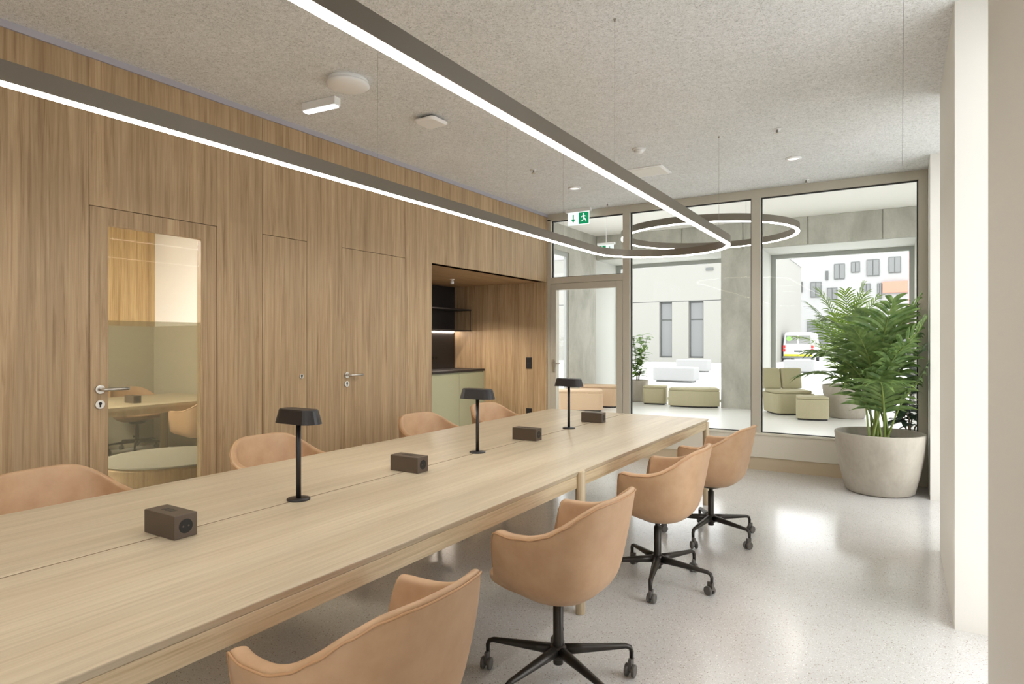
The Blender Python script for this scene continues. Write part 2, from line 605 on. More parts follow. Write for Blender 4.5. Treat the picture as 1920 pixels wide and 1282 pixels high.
# kitchen niche
NX = -5.43
struct(bx('wall_niche_back', NX - 0.08, NX, NI[0] - 0.05, YG, 0, DH + 0.05, 'wall_wood2'), 'oak wall at the back of the kitchen niche')
nend = struct(bx('wall_niche_end', NX - 0.08, XW - 0.0005, YG, YG + 0.12, 0, DH + 0.05, 'dark'), 'oak end wall of the kitchen niche')
for a, b in ((NX, -4.42), (-4.42, XW)):
    bx('veneer_panel', a + g, b - g, YG - 0.012, YG + 0.001, 0, DH, 'wall_wood2', nend)
struct(bx('wall_niche_side', NX - 0.08, XW - 0.0225, NI[0] - 0.07, NI[0], 0, DH + 0.05, 'wall_wood2'), 'oak side wall of the kitchen niche')
struct(bx('ceiling_niche', NX - 0.08, XW - 0.022, NI[0] - 0.05, YG + 0.1, DH, DH + 0.05, 'soffit_wood'), 'oak ceiling of the kitchen niche')
struct(bx('wall_niche_panel', NX - 0.001, NX + 0.012, NI[0], YG - 0.013, 1.0, DH - 0.004, 'black'), 'black splash panel behind the kitchen shelf')

# glazed wall
gw = bmesh.new()
FY0, FY1 = YG, YG + 0.10
box(gw, XW, XW + 0.055, FY0, FY1, 0, 2.985)                 # left post
box(gw, -2.875, -2.785, FY0, FY1, 0, 2.965)                 # mullion 1
box(gw, -1.385, -1.29, FY0, FY1, 0.40, 2.965)               # mullion 2
box(gw, 0.148, XR, FY0, FY1, 0, 2.965)                      # right post
box(gw, XW, XR, FY0, FY1, 2.962, ZC)                        # head
box(gw, XW + 0.055, -2.875, FY0, FY1, 2.145, 2.225)         # transom over door
win1 = struct(obj('window_1', gw, 'frame', bevel=0.003), 'grey aluminium frame of the full height glazed wall')
for a, b, z0, z1 in ((XW + 0.055, -2.875, 2.225, 2.962), (-2.785, -1.385, 0.405, 2.962), (-1.29, 0.148, 0.405, 2.962)):
    bx('pane', a, b, FY0 + 0.045, FY0 + 0.057, z0, z1, 'glass', win1)
    gk = bmesh.new()
    for q in ((a, a + 0.012, z0, z1), (b - 0.012, b, z0, z1), (a + 0.012, b - 0.012, z1 - 0.012, z1), (a + 0.012, b - 0.012, z0, z0 + 0.008)):
        box(gk, q[0], q[1], FY0 + 0.038, FY0 + 0.064, q[2], q[3])
    o = obj('gasket', gk, 'gasket', win1)
sill = bmesh.new()
box(sill, -2.785, 0.148, FY0 + 0.005, FY1, 0.14, 0.405)
box(sill, -2.785, 0.148, FY0 - 0.012, FY0 + 0.01, 0.385, 0.405)
struct(obj('trim_2', sill, 'sill', bevel=0.002), 'low grey beige sill panel under the glazing')
struct(bx('baseboard_far', -2.785, 0.148, FY0 + 0.02, FY1, 0.0, 0.14, 'skirt'), 'tan skirting under the glazed wall')
struct(bx('wall_above_glass', -6.15, 3.8, YG + 0.10, YG + 0.2, ZC - 0.005, 4.1, 'white'))
struct(bx('wall_lobby_return', -6.3, XW, YG + 0.12, YG + 0.2, 0, ZC, 'concrete'))
struct(bx('wall_lobby_return_right', XR, 4, YG + 0.02, YG + 0.2, 0, ZC, 'concrete'))

# glazed door leaf
dl = bmesh.new()
DX0, DX1 = XW + 0.058, -2.878
box(dl, DX0, DX0 + 0.075, FY0 - 0.008, FY1 - 0.02, 0.01, 2.142)
box(dl, DX1 - 0.075, DX1, FY0 - 0.008, FY1 - 0.02, 0.01, 2.142)
box(dl, DX0 + 0.075, DX1 - 0.075, FY0 - 0.008, FY1 - 0.02, 2.062, 2.142)
box(dl, DX0 + 0.075, DX1 - 0.075, FY0 - 0.008, FY1 - 0.02, 0.01, 0.11)
door_4 = struct(obj('door_4', dl, 'frame', bevel=0.003), 'grey framed glass door to the lobby')
bx('pane', DX0 + 0.075, DX1 - 0.075, FY0 + 0.035, FY0 + 0.047, 0.11, 2.062, 'glass', door_4)
h = bmesh.new()
box(h, DX0 + 0.022, DX0 + 0.052, FY0 - 0.016, FY0 - 0.008, 1.0, 1.16)
hp = obj('handle_plate', h, 'chrome', door_4)
h = bmesh.new()
tube(h, [(DX0 + 0.037, FY0 - 0.015, 1.115), (DX0 + 0.037, FY0 - 0.055, 1.115), (DX0 + 0.05, FY0 - 0.062, 1.115), (DX0 + 0.16, FY0 - 0.062, 1.115)], 0.009, 12)
obj('lever', h, 'chrome', hp, True)

# right wall : piers with windows between
PIERS = ((YN, -1.60), (-0.28, 1.0), (1.0, 2.36), (3.72, 5.06), (6.64, YG))
# openings: -1.60..-0.28, 2.36..3.72, 5.06..6.64
for n, (a, b) in enumerate(PIERS):
    struct(bx('wall_right' if n == 0 else 'wall_right_pier', XR, 0.70, a, b + (0.02 if b == YG else 0), 0, ZC + 0.005, 'plaster'),
           ('white plastered wall pier beside the camera', 'white wall stretch behind the camera', 'white wall pier at the right edge of the picture',
            'white wall pier halfway along the right side', 'white wall pier in the corner by the palm')[n])
wn = 2
for a, b in ((-1.60, -0.28), (2.36, 3.72), (5.06, 6.64)):
    f = bmesh.new()
    for q in ((a, a + 0.06, 0, 3.05), (b - 0.06, b, 0, 3.05), (a + 0.06, b - 0.06, 0, 0.08), (a + 0.06, b - 0.06, 2.97, 3.05)):
        box(f, 0.60, 0.66, q[0], q[1], q[2], q[3])
    w = struct(obj('window_%d' % wn, f, 'frame'), 'tall side window between the white piers')
    bx('pane', 0.625, 0.635, a + 0.06, b - 0.06, 0.08, 2.97, 'glass', w)
    portal('side_window_portal', (0.72, (a + b) / 2, 1.52), (0, R(90), 0), 2.9, b - a - 0.1)
    wn += 1
struct(bx('wall_back', XW - 0.1, 0.75, YN - 0.12, YN, 0, ZC + 0.1, 'white'), 'white wall behind the camera')

# ---- lobby shell
LZ, LX, LY = 3.85, -6.05, 13.5
WY = 14.75
struct(bx('ceiling_lobby', LX - .1, 3.8, YG + 0.1, WY + 0.3, LZ, LZ + 0.2, 'white'), 'white lobby ceiling')
fac = bmesh.new()
box(fac, LX - 0.10, LX, 12.1, 13.5, 0, 3.3)                  # left pier
box(fac, LX - 0.10, LX, YG + 0.2, WY + 0.1, 3.3, LZ)             # header of the left side
box(fac, LX - 0.10, LX, YG + 0.2, 9.0, 0, 3.3)
struct(obj('wall_lobby_left', fac, 'concrete'), 'concrete pier and lintel at the left of the lobby')
rv = struct(bx('wall_lobby_reveal', LX - 0.10, LX, 13.5, WY + 0.1, 0, 3.3, 'reveal'), 'window reveal wall left of the leafy plant, window light in its colour')
struct(bx('wall_lobby_reveal_soffit', LX, -3.2, LY + .03, WY, 3.29, 3.304, 'reveal'))
struct(bx('wall_lobby_reveal_soffit_right', -2.43, 0.24, LY + .03, WY, 3.29, 3.304, 'reveal'))
struct(bx('wall_lobby_reveal_right', -2.432, -2.418, LY + .03, WY, 0, 3.29, 'reveal'))
fac = bmesh.new()
box(fac, -3.2, -2.43, LY, WY + 0.1, 0, 3.3)
struct(obj('wall_lobby_pier', fac, 'concrete'), 'concrete pier between the two lobby windows')
fac = bmesh.new()
box(fac, 0.24, 3.6, LY, WY + 0.1, 0, 3.3)
struct(obj('wall_lobby_right', fac, 'concrete'))
ls = bmesh.new()  # out of view; opening added here to brighten the lobby
box(ls, 3.6, 3.8, YG + 0.2, WY + 0.1, 3.3, LZ)
box(ls, 3.6, 3.8, YG + 0.2, YG + 0.8, 0, 3.3)
box(ls, 3.6, 3.8, 12.9, WY + 0.1, 0, 3.3)
struct(obj('wall_lobby_side', ls, 'concrete'), 'unseen right side of the lobby with an added opening for daylight')
portal('lobby_opening_portal', (3.9, (YG + 0.8 + 12.9) / 2, 1.65), (0, R(90), 0), 3.2, 12.9 - YG - 0.8)
hd = struct(bx('wall_lobby_header', LX, 3.6, LY + 0.02, WY + 0.1, 3.305, LZ, 'concrete'), 'concrete header over the lobby windows')
for a, b in ((LX, -5.3), (-5.3, -4.03), (-4.03, -2.76), (-2.76, -1.54), (-1.54, -0.28), (-0.28, 0.98), (0.98, 3.6)):
    bx('concrete_panel', a + 0.012, b - 0.012, LY, LY + 0.022, 3.30, LZ - 0.002, 'concrete', hd, 0.003)
for a, b, nm in ((LX, -3.2, 'window_5'), (-2.43, 0.24, 'window_6')):
    f = bmesh.new()
    for q in ((a, a + 0.11, 0, 3.3), (b - 0.09, b, 0, 3.3), (a + 0.11, b - 0.09, 3.2, 3.3), (a + 0.11, b - 0.09, 0, 0.06)):
        box(f, q[0], q[1], WY, WY + 0.09, q[2], q[3])
    w = struct(obj(nm, f, 'frame2'), 'grey framed street window of the lobby ' + ('beside the leafy plant' if nm == 'window_5' else 'behind the palms'))
    bx('pane', a + 0.11, b - 0.09, WY + 0.04, WY + 0.052, 0.06, 3.2, 'glass', w)
    portal('street_window_portal', ((a + b) / 2, WY + 0.2, 1.65), (R(-90), 0, 0), b - a - 0.2, 3.2)
f = bmesh.new()
for q in ((9.0, 9.08, 0, 3.3), (12.02, 12.1, 0, 3.3), (9.08, 12.02, 3.2, 3.3), (9.08, 12.02, 0, 0.06), (10.5, 10.56, 0.06, 3.2)):
    box(f, LX - 0.09, LX - 0.03, q[0], q[1], q[2], q[3])
w = struct(obj('window_7', f, 'frame2'), 'side window of the lobby left of the concrete pier')
bx('pane', LX - 0.065, LX - 0.055, 9.08, 12.02, 0.06, 3.2, 'glass', w)
portal('lobby_side_portal', (LX - 0.55, 10.55, 1.65), (0, R(-90), 0), 3.2, 2.9)

# ---- meeting room behind door 1
MX, MY0, MY1 = -8.64, -0.6, 4.70
struct(bx('floor_meeting_room', MX - 0.1, B0, MY0, MY1, -0.1, 0.001, 'carpet'))
struct(bx('wall_meeting_room_far', MX - 0.1, MX, MY0, MY1, 0, 3.0, 'room_wood'), 'pale oak wall seen through the glass door')
struct(bx('wall_meeting_room_end', MX, NX - 0.09, MY1, MY1 + 0.05, 0, 3.0, 'white'), 'white wall seen through the glass door')
struct(bx('wall_meeting_room_side', NX - 0.1, B0 - 0.001, MY1, MY1 + 0.05, 0, 3.0, 'white'))
struct(bx('wall_meeting_room_near', MX, B0, MY0 - 0.05, MY0, 0, 3.0, 'white'))
struct(bx('ceiling_meeting_room', MX - 0.1, B0, MY0, MY1 + 0.05, 3.0, 3.06, 'white'))

struct(bx('wall_meeting_room_dado', MX, MX + .03, MY0, MY1, 0, 1.60, 'dado'), 'grey green felt panelling on the lower meeting room wall')
struct(bx('wall_meeting_room_dado_end', MX + .03, B0 - .01, MY1 - .03, MY1, 0, 1.60, 'dado'), 'grey green felt panelling on the meeting room end wall')

# ================================================================== FURNITURE
# ---- long table
TZ = 0.735
TX0, TX1, TXG = -2.925, -1.395, -2.148
TY0, TY1 = 0.40, 5.46
tb = thing('long_table', 'long pale oak work table with a centre groove and round legs', 'table', ((TX0 + TX1) / 2, (TY0 + TY1) / 2, 0))
ox, oy = tb.location.x, tb.location.y
def tpart(name, x0, x1, y0, y1, z0, z1, m, bev=0.002):
    return bx(name, x0 - ox, x1 - ox, y0 - oy, y1 - oy, z0, z1, m, tb, bev)
for x0, x1, i0, i1 in ((TX0, TXG - 0.005, .014, 0), (TXG + 0.005, TX1, 0, .014)):
    b = bmesh.new()
    lo = [(x0 + i0 - ox, TY0 + .014 - oy), (x1 - i1 - ox, TY0 + .014 - oy), (x1 - i1 - ox, TY1 - .014 - oy), (x0 + i0 - ox, TY1 - .014 - oy)]
    hi = [(x0 - ox, TY0 - oy), (x1 - ox, TY0 - oy), (x1 - ox, TY1 - oy), (x0 - ox, TY1 - oy)]
    prism(b, lo, TZ - .026, TZ - .003, hi)
    vs = [v_ for v_ in b.verts if v_.co.z > TZ - .004]
    f_ = [f for f in b.faces if all(v_ in vs for v_ in f.verts)][0]
    r_ = bmesh.ops.extrude_face_region(b, geom=[f_])
    for e_ in r_['geom']:
        if isinstance(e_, bmesh.types.BMVert):
            e_.co.z = TZ
    obj('tabletop_board', b, 'table_wood', tb, bevel=.001)
tpart('groove_shade_strip', TXG - 0.0048, TXG + 0.0048, TY0 + 0.01, TY1 - 0.003, TZ - 0.05, TZ - 0.0012, 'groove', 0)  # near-flush strip; the groove's shade is put into its brown
MID = 2.926
for a, b in ((TY0 + 0.05, MID - 0.02), (MID + 0.02, TY1 - 0.05)):
    for xx in (TX1 - 0.034, TX0 + 0.012):
        tpart('apron', xx, xx + 0.022, a, b, TZ - 0.088, TZ - 0.0265, 'apron_wood')
for yy in (TY0 + 0.03, MID, TY1 - 0.03):
    tpart('cross_rail', TX0 + 0.03, TX1 - 0.03, yy - 0.011, yy + 0.011, TZ - 0.085, TZ - 0.0265, 'apron_wood')
for yy in (TY0 + 0.025, MID, TY1 - 0.025):
    for sx, xx in ((1, TX1 + (-0.004 if yy == MID else -0.02)), (-1, TX0 - (-0.004 if yy == MID else -0.02))):
        b = bmesh.new()
        zt = TZ - 0.001 if yy == MID else TZ - 0.0265
        lathe(b, [(0, 0), (0.022, 0), (0.025, 0.004), (0.026, zt - 0.006), (0.023, zt), (0, zt)], 24)
        obj('leg', b, 'leg_wood', tb, True, loc=(xx - ox, yy - oy, 0))

# ---- chair
def lerpkeys(keys, t):
    for (a, va), (b, vb) in zip(keys, keys[1:]):
        if t <= b:
            f = (t - a) / (b - a) if b > a else 0
            f = f * f * (3 - 2 * f) * 0.5 + f * 0.5
            return [p + (q - p) * f for p, q in zip(va, vb)] if isinstance(va, tuple) else va + (vb - va) * f
    return keys[-1][1]

ZTOP = [(0, .800), (18, .800), (32, .792), (46, .764), (60, .724), (74, .690), (86, .671), (96, .666), (106, .670), (111, .671), (114, .666), (116, .650), (117.5, .615), (119, .56), (120.5, .51), (123, .482), (128, .470), (140, .464), (180, .460)]
PROF = [(.385, (.165, .150, .19)), (.405, (.215, .188, .225)), (.43, (.244, .212, .245)), (.46, (.262, .227, .258)), (.52, (.281, .241, .258)),
        (.60, (.298, .256, .256)), (.665, (.309, .268, .255)), (.73, (.306, .281, .255)), (.81, (.288, .298, .255))]
def plan(t, z, off=0.0):
    A, Bb, Bf = lerpkeys(PROF, min(max(z, .385), .81))
    A -= off; Bb -= off; Bf -= off
    a = R(t)
    s, c = math.sin(a), math.cos(a)
    e = 0.74
    xx = A * math.copysign(abs(s) ** e, s)
    yy = -(Bb if c > 0 else Bf) * math.copysign(abs(c) ** e, c)
    return xx, yy
def ts_list():
    half = [0, 8, 16, 24, 31, 38, 45, 52, 59, 66, 73, 80, 87, 94, 101, 106, 110, 112.5, 115, 117, 118.5, 120, 121.5, 123, 126, 131, 138, 147, 158, 169, 180]
    return half + [-t for t in half[-2:0:-1]]
def chair_shell():
    bm = bmesh.new()
    cols = []
    cb = bm.verts.new((0, 0, .372)); ct = bm.verts.new((0, 0, .415))
    for t in ts_list():
        zt = lerpkeys(ZTOP, abs(t))
        th = lerpkeys([(0, .026), (40, .027), (75, .038), (95, .046), (118, .044), (124, .03), (180, .026)], abs(t))
        col = []
        rise = lambda yy: .045 * max(0.0, (yy + .02) / .26)
        for kk in (0.45, 0.85):
            xx, yy = plan(t, .385)
            col.append((xx * kk, yy * kk, .374 + .008 * kk + rise(yy * kk)))
        zb = .388
        for kk in (0, .10, .22, .36, .52, .68, .84, .95):
            z = zb + kk * (zt - zb)
            xx, yy = plan(t, z)
            zz = z + rise(yy) * max(0, 1 - kk * 1.3)
            col.append((xx, yy, min(zz, zt - .004 * (1 - kk))))
        for off, dz in ((.0015, .004), (th * .18, .0095), (th * .5, .0125), (th * .82, .0095), (th - .0015, .004)):
            col.append((*plan(t, zt, off), zt + dz))
        zi = .425
        for kk in (.95, .8, .6, .4, .2, 0):
            z = zi + kk * (zt - zi)
            col.append((*plan(t, z, th), z))
        xx, yy = plan(t, .43, th)
        col.append((xx * .6, yy * .6, .418))
        cols.append([bm.verts.new(p) for p in col])
    n = len(cols)
    for i in range(n):
        a, b = cols[i], cols[(i + 1) % n]
        bm.faces.new((cb, b[0], a[0]))
        for j in range(len(a) - 1):
            bm.faces.new((a[j], b[j], b[j + 1], a[j + 1]))
        bm.faces.new((a[-1], b[-1], ct))
    return bm
def seat_pad():
    bm = bmesh.new()
    rings = []
    for off, z, kk in ((.030, .424, 1), (.024, .440, 1), (.028, .456, 1), (.05, .466, 1), (.09, .468, 1), (.03, .460, .45)):
        ring = []
        for t in range(0, 360, 10):
            tt = t if t <= 180 else t - 360
            xx, yy = plan(tt, .455, off)
            if abs(tt) > 120:
                yy += 0.012 * (1 if kk == 1 else .4)
            ring.append(bm.verts.new((xx * kk, yy * kk, z)))
        rings.append(ring)
    ct = bm.verts.new((0, 0, .457)); cb = bm.verts.new((0, 0, .424))
    m_ = len(rings[0])
    for a, b in zip(rings, rings[1:]):
        for j in range(m_):
            bm.faces.new((a[j], a[(j + 1) % m_], b[(j + 1) % m_], b[j]))
    for j in range(m_):
        bm.faces.new((rings[-1][j], rings[-1][(j + 1) % m_], ct))
        bm.faces.new((rings[0][(j + 1) % m_], rings[0][j], cb))
    return bm
def make_chair(name, label, group):
    t = thing(name, label, 'chair', group=group)
    obj('shell', chair_shell(), 'leather', t, True, sub=1)
    obj('seat_pad', seat_pad(), 'leather', t, True, sub=1)
    b = bmesh.new()
    pth = []
    for tt in [x_ * 1.5 for x_ in range(-80, 81)]:
        z_ = lerpkeys(ZTOP, abs(tt))
        pth.append((*plan(tt, z_, .0005), z_ + .001))
    tube(b, pth, .0032, 6)
    obj('piping', b, 'piping', t, True)
    b = bmesh.new()
    lathe(b, [(0, .082), (.0195, .082), (.021, .086), (.021, .325), (.0145, .328), (.0145, .352), (.05, .352), (.09, .366), (.10, .384), (0, .384)], 24)
    obj('column', b, 'base_metal', t, True).data
    b = bmesh.new()
    tube(b, [(.016, .005, .20), (.042, .012, .20), (.050, .014, .20)], [.006, .007, .014], 12)
    obj('knob', b, 'black', t, True)
    b = bmesh.new()
    lathe(b, [(.0225, .105), (.034, .108), (.036, .125), (.034, .155), (.0225, .16)], 24)
    obj('hub', b, 'base_metal', t, True)
    for q in range(5):
        b = bmesh.new()
        tube(b, [(.028, 0, .137), (.10, 0, .134), (.20, 0, .129), (.292, 0, .124), (.312, 0, .117), (.320, 0, .100), (.320, 0, .066)],
             [.025, .0215, .0170, .0128, .0118, .0108, .0098], 12, flat=0.85)
        lg = obj('leg', b, 'base_metal', t, True)
        lg.rotation_euler = (0, 0, R(72 * q))
        b = bmesh.new()
        for sy in (-1, 1):
            tube(b, [(.305, sy * .007, .0255), (.305, sy * .0105, .0255), (.305, sy * .0205, .0255), (.305, sy * .023, .0255)], [.021, .0255, .0255, .020], 20)
        tube(b, [(.305, -.008, .0255), (.305, .008, .0255)], .0105, 12)
        box(b, .294, .330, -.007, .007, .030, .072)
        cs = obj('caster', b, 'wheel', lg, False, bevel=0.001)
        cs.location = (.320, 0, 0)
        for v_ in cs.data.vertices:
            v_.co.x -= .320
    return t
def set_chair(t, x, y, rz, base_deg, cast_seed):
    """base_deg: world heading of one spoke"""
    rnd = random.Random(cast_seed)
    t.location = (x, y, 0)
    t.rotation_euler = (0, 0, rz)
    for ch in t.children:
        if ch.name.startswith('leg'):
            q = R(base_deg) - rz
            ch.rotation_euler = (0, 0, q)
            base_deg += 72
            for cc in ch.children:
                cc.rotation_euler = (0, 0, rnd.uniform(0, 6.28))
GR, GL = 'swivel chairs on the window side of the long table', 'swivel chairs on the wood wall side of the long table'
chair0 = make_chair('swivel_chair', 'tan leather swivel armchair nearest the camera, cut off by the bottom edge', GR)
plan_right = ((-1.205, 1.185, 88, 50, None),
              (-1.19, 2.28, 90, 44, 'tan leather swivel armchair on the window side, second from the camera'),
              (-1.20, 3.545, 92, -78, 'tan leather swivel armchair on the window side, in front of the middle table leg'),
              (-1.155, 4.575, 86, -25, 'tan leather swivel armchair on the window side, farthest from the camera near the palm'))
plan_left = ((-3.13, 1.33, -84, 10, 'tan leather swivel armchair on the wood wall side, in the left corner of the picture'),
             (-3.16, 2.52, -92, 30, 'tan leather swivel armchair across the table, behind the nearest black lamp'),
             (-3.12, 3.94, -95, 60, 'tan leather swivel armchair across the table, left of the sage green cabinet'),
             (-3.13, 4.93, -94, 5, 'tan leather swivel armchair across the table, farthest, in front of the kitchen niche'))
for i, (x, y, rz, bd, lab) in enumerate(plan_right):
    t = chair0 if i == 0 else copy_tree(chair0)
    if lab:
        t['label'] = lab
    set_chair(t, x, y, R(rz), bd, i)
for i, (x, y, rz, bd, lab) in enumerate(plan_left):
    t = copy_tree(chair0)
    t['label'] = lab
    t['group'] = GL
    set_chair(t, x, y, R(rz), bd, 10 + i)

# ---- table lamps
def make_lamp(name):
    t = thing(name, '', 'table lamp', group='black lamps along the table groove')
    b = bmesh.new()
    lathe(b, [(0, 0), (.047, 0), (.048, .003), (.047, .007), (.015, .009), (0, .009)], 32)
    obj('base', b, 'lamp_black', t, True)
    b = bmesh.new()
    tube(b, [(0, 0, .008), (0, 0, .325)], .0105, 16)
    obj('pole', b, 'lamp_black', t, True)
    b = bmesh.new()
    n = 12
    def stad(hl, r):
        return [(hl * (1 if i <= n else -1) + r * math.cos(R(-90 + 180 * (i if i <= n else i - 1) / n)), r * math.sin(R(-90 + 180 * (i if i <= n else i - 1) / n))) for i in range(2 * n + 2)]
    o0, o1, o2 = stad(.066, .052), stad(.061, .041), stad(.060, .038)
    lv = [(o0, .322), (o1, .376), (o2, .381)]
    rings = [[b.verts.new((px, py, z)) for px, py in o] for o, z in lv]
    m_ = len(o0)
    for A, B_ in zip(rings, rings[1:]):
        for j in range(m_):
            b.faces.new((A[j], A[(j + 1) % m_], B_[(j + 1) % m_], B_[j]))
    b.faces.new(rings[-1]); b.faces.new(rings[0][::-1])
    obj('shade', b, 'lamp_black', t)
    return t
lamp0 = make_lamp('table_lamp')
for i, (y, lab) in enumerate(((1.765, 'black table lamp with stadium shade nearest the camera'), (3.075, 'black table lamp in the middle of the row, before the green cabinet'), (4.29, 'black table lamp farthest from the camera, before the glass door'))):
    t = lamp0 if i == 0 else copy_tree(lamp0)
    t['label'] = lab
    t.location = (TXG, y, TZ)

# ---- power boxes
def make_power():
    t = thing('power_box', '', 'power socket', group='socket boxes along the table groove')
    b = bmesh.new(); box(b, -.092, .092, -.041, .041, 0, .080)
    obj('housing', b, 'bronze', t, bevel=.0025)
    for sx in (1, -1):
        b = bmesh.new()
        tube(b, [(sx * .0915, 0, .040), (sx * .0928, 0, .040)], .024, 24)
        s_ = obj('socket', b, 'hole', t)
        b = bmesh.new()
        for dy in (-.0095, .0095):
            tube(b, [(sx * .0925, dy, .040), (sx * .0934, dy, .040)], .003, 10)
        obj('contact', b, 'bronze', s_)['kind'] = 'stuff'
    b = bmesh.new()
    for j in range(3):
        box(b, -.040 + j * .022, -.024 + j * .022, -.010, .014, .0800, .0806)
    o = obj('top_emblem', b, 'black', t)
    return t
pw0 = make_power()
for i, (y, lab) in enumerate(((1.222, 'dark bronze socket box nearest the camera, at the lower left of the table'), (2.462, 'dark bronze socket box between the first and second black lamps'),
                              (3.66, 'dark bronze socket box between the second and third black lamps'), (4.74, 'dark bronze socket box farthest away, beyond the last black lamp'))):
    t = pw0 if i == 0 else copy_tree(pw0)
    t['label'] = lab
    t.location = (TXG + 0.0, y, TZ)

# ---- pendant light, stadium shaped
def stadium_path(xc, y0, y1, r, n=36):
    p = []
    for i in range(n + 1):
        a = math.pi * i / n
        p.append((xc + r * math.cos(a), y1 + r * math.sin(a)))
    for i in range(n + 1):
        a = math.pi + math.pi * i / n
        p.append((xc + r * math.cos(a), y0 + r * math.sin(a)))
    return p
def sweep(bm, path, w, z0, z1):
    n = len(path)
    rings = []
    for i, (x, y) in enumerate(path):
        px, py = path[i - 1]
        qx, qy = path[(i + 1) % n]
        d = Vector((qx - px, qy - py)).normalized()
        nx, ny = d.y, -d.x
        rings.append([bm.verts.new((x + nx * s_ * w / 2, y + ny * s_ * w / 2, z)) for s_, z in ((1, z0), (1, z1), (-1, z1), (-1, z0))])
    for i in range(n):
        a, b = rings[i], rings[(i + 1) % n]
        for j in range(4):
            bm.faces.new((a[j], a[(j + 1) % 4], b[(j + 1) % 4], b[j]))
def shade_auto(o, ang=35):
    for p in o.data.polygons:
        p.use_smooth = True
    try:
        o.data.set_sharp_from_angle(angle=R(ang))
    except Exception:
        pass
PZ = 2.226
path = stadium_path(-1.85, -0.9, 5.43, 0.607)
pl = thing('pendant_light', 'long oval dark metal pendant light with glowing underside over the table', 'pendant light', (-1.85, 2.2, PZ))
lp = [(x + 1.85, y - 2.2) for x, y in path]
b = bmesh.new(); sweep(b, lp, .042, .006, .074)
shade_auto(obj('housing', b, 'profile', pl))
b = bmesh.new(); sweep(b, lp, .031, -.001, .007)
shade_auto(obj('diffuser', b, 'led', pl))
for x, y in ((-1.243, 5.174), (-1.243, 3.005), (-1.243, .82), (-2.457, 2.555), (-2.457, 4.80), (-2.457, 0.4), (-2.457, 2.998 + .9)):
    b = bmesh.new()
    tube(b, [(x + 1.85, y - 2.2, .07), (x + 1.85, y - 2.2, ZC - PZ - .012)], .0009, 6)
    wr = obj('suspension_wire', b, 'wire', pl)
    b = bmesh.new()
    tube(b, [(x + 1.85, y - 2.2, ZC - PZ - .014), (x + 1.85, y - 2.2, ZC - PZ)], [.004, .007], 12)
    obj('wire_anchor', b, 'wire', wr)

# ---- ring light in the lobby
RX, RY, RR, RZ = -2.45, 9.47, 1.235, 2.95
rg = thing('ring_light', 'round ring shaped pendant light hanging in the lobby beyond the glass', 'pendant light', (RX, RY, RZ))
circ = [(RR * math.cos(2 * math.pi * i / 96), RR * math.sin(2 * math.pi * i / 96)) for i in range(96)]
b = bmesh.new(); sweep(b, circ, .055, .006, .10)
shade_auto(obj('housing', b, 'profile', rg))
b = bmesh.new(); sweep(b, circ, .05, -.003, .007)
shade_auto(obj('diffuser', b, 'led_ring', rg))
for q in range(3):
    a = R(75 + 120 * q)
    b = bmesh.new()
    tube(b, [(RR * math.cos(a), RR * math.sin(a), .1), (RR * math.cos(a), RR * math.sin(a), LZ - RZ - .002)], .0018, 6)
    obj('suspension_wire', b, 'wire', rg)

# ---- ceiling fittings
def disc_fit(name, label, cat, x, y, prof, m, group=None, z=ZC):
    t = thing(name, label, cat, (x, y, z), group=group)
    for nm, pr, mm in prof:
        b = bmesh.new()
        lathe(b, pr, 32)
        obj(nm, b, mm, t, True)
    return t
disc_fit('ceiling_speaker', 'large round white disc fixed to the ceiling near the emergency light', 'ceiling disc', -2.965, 2.82,
         [('mount', [(0, 0), (.125, 0), (.128, -.018), (.11, -.022), (0, -.022)], 'white_plastic'),
          ('cover', [(0, -.022), (.112, -.022), (.132, -.026), (.134, -.034), (.118, -.046), (.06, -.052), (0, -.053)], 'white_plastic')], None)
t = thing('emergency_light', 'small white ceiling box with a lit underside beside the round disc', 'emergency light', (-3.38, 2.965, ZC))
t.rotation_euler = (0, 0, R(5))
b = bmesh.new(); box(b, -.15, .15, -.03, .03, -.055, 0); obj('housing', b, 'white_plastic', t, bevel=.004)
b = bmesh.new(); box(b, -.14, .14, -.024, .024, -.066, -.0545); obj('diffuser', b, 'led_small', t, bevel=.004)
t = thing('wireless_access_point', 'square white rounded box standing off the ceiling, right of the round disc', 'access point', (-2.955, 3.63, ZC))
b = bmesh.new(); prism(b, rrect(.12, .12, .02), -.022, 0); obj('bracket', b, 'bronze', t)
b = bmesh.new(); prism(b, rrect(.19, .19, .035), -.030, -.021); prism_top = rrect(.20, .20, .04)
obj('rear_shell', b, 'white_plastic', t)
b = bmesh.new(); prism(b, rrect(.17, .17, .03), -.044, -.0295, rrect(.20, .20, .04)); obj('cover', b, 'white_plastic', t, bevel=.003)
for (x, y, lab) in ((-3.0, 5.234, 'small ceiling sprinkler head above the wood wall side, nearer of two'), (-.815, 5.233, 'small ceiling sprinkler head near the right wall, nearer of two'),
                    (-2.98, 6.98, 'small ceiling sprinkler head above the exit sign end of the glazing'), (-.82, 7.03, 'small ceiling sprinkler head above the right glass pane')):
    disc_fit('sprinkler', lab, 'sprinkler', x, y, [('plate', [(0, 0), (.032, 0), (.028, -.006), (0, -.007)], 'white_plastic'),
             ('nozzle', [(0, -.007), (.008, -.007), (.008, -.03), (.02, -.033), (.02, -.036), (0, -.036)], 'chrome')], None, 'ceiling sprinklers')
for (x, y, lab) in ((-2.98, 6.088, 'round white ceiling downlight above the wood wall side'), (-.817, 6.134, 'round white ceiling downlight near the right wall')):
    disc_fit('downlight', lab, 'downlight', x, y, [('trim_ring', [(.05, 0), (.068, 0), (.066, -.012), (.05, -.014)], 'white_plastic'),
             ('lens', [(0, -.008), (.05, -.008), (.05, -.002), (0, -.002)], 'downlight')], None, 'ceiling downlights')
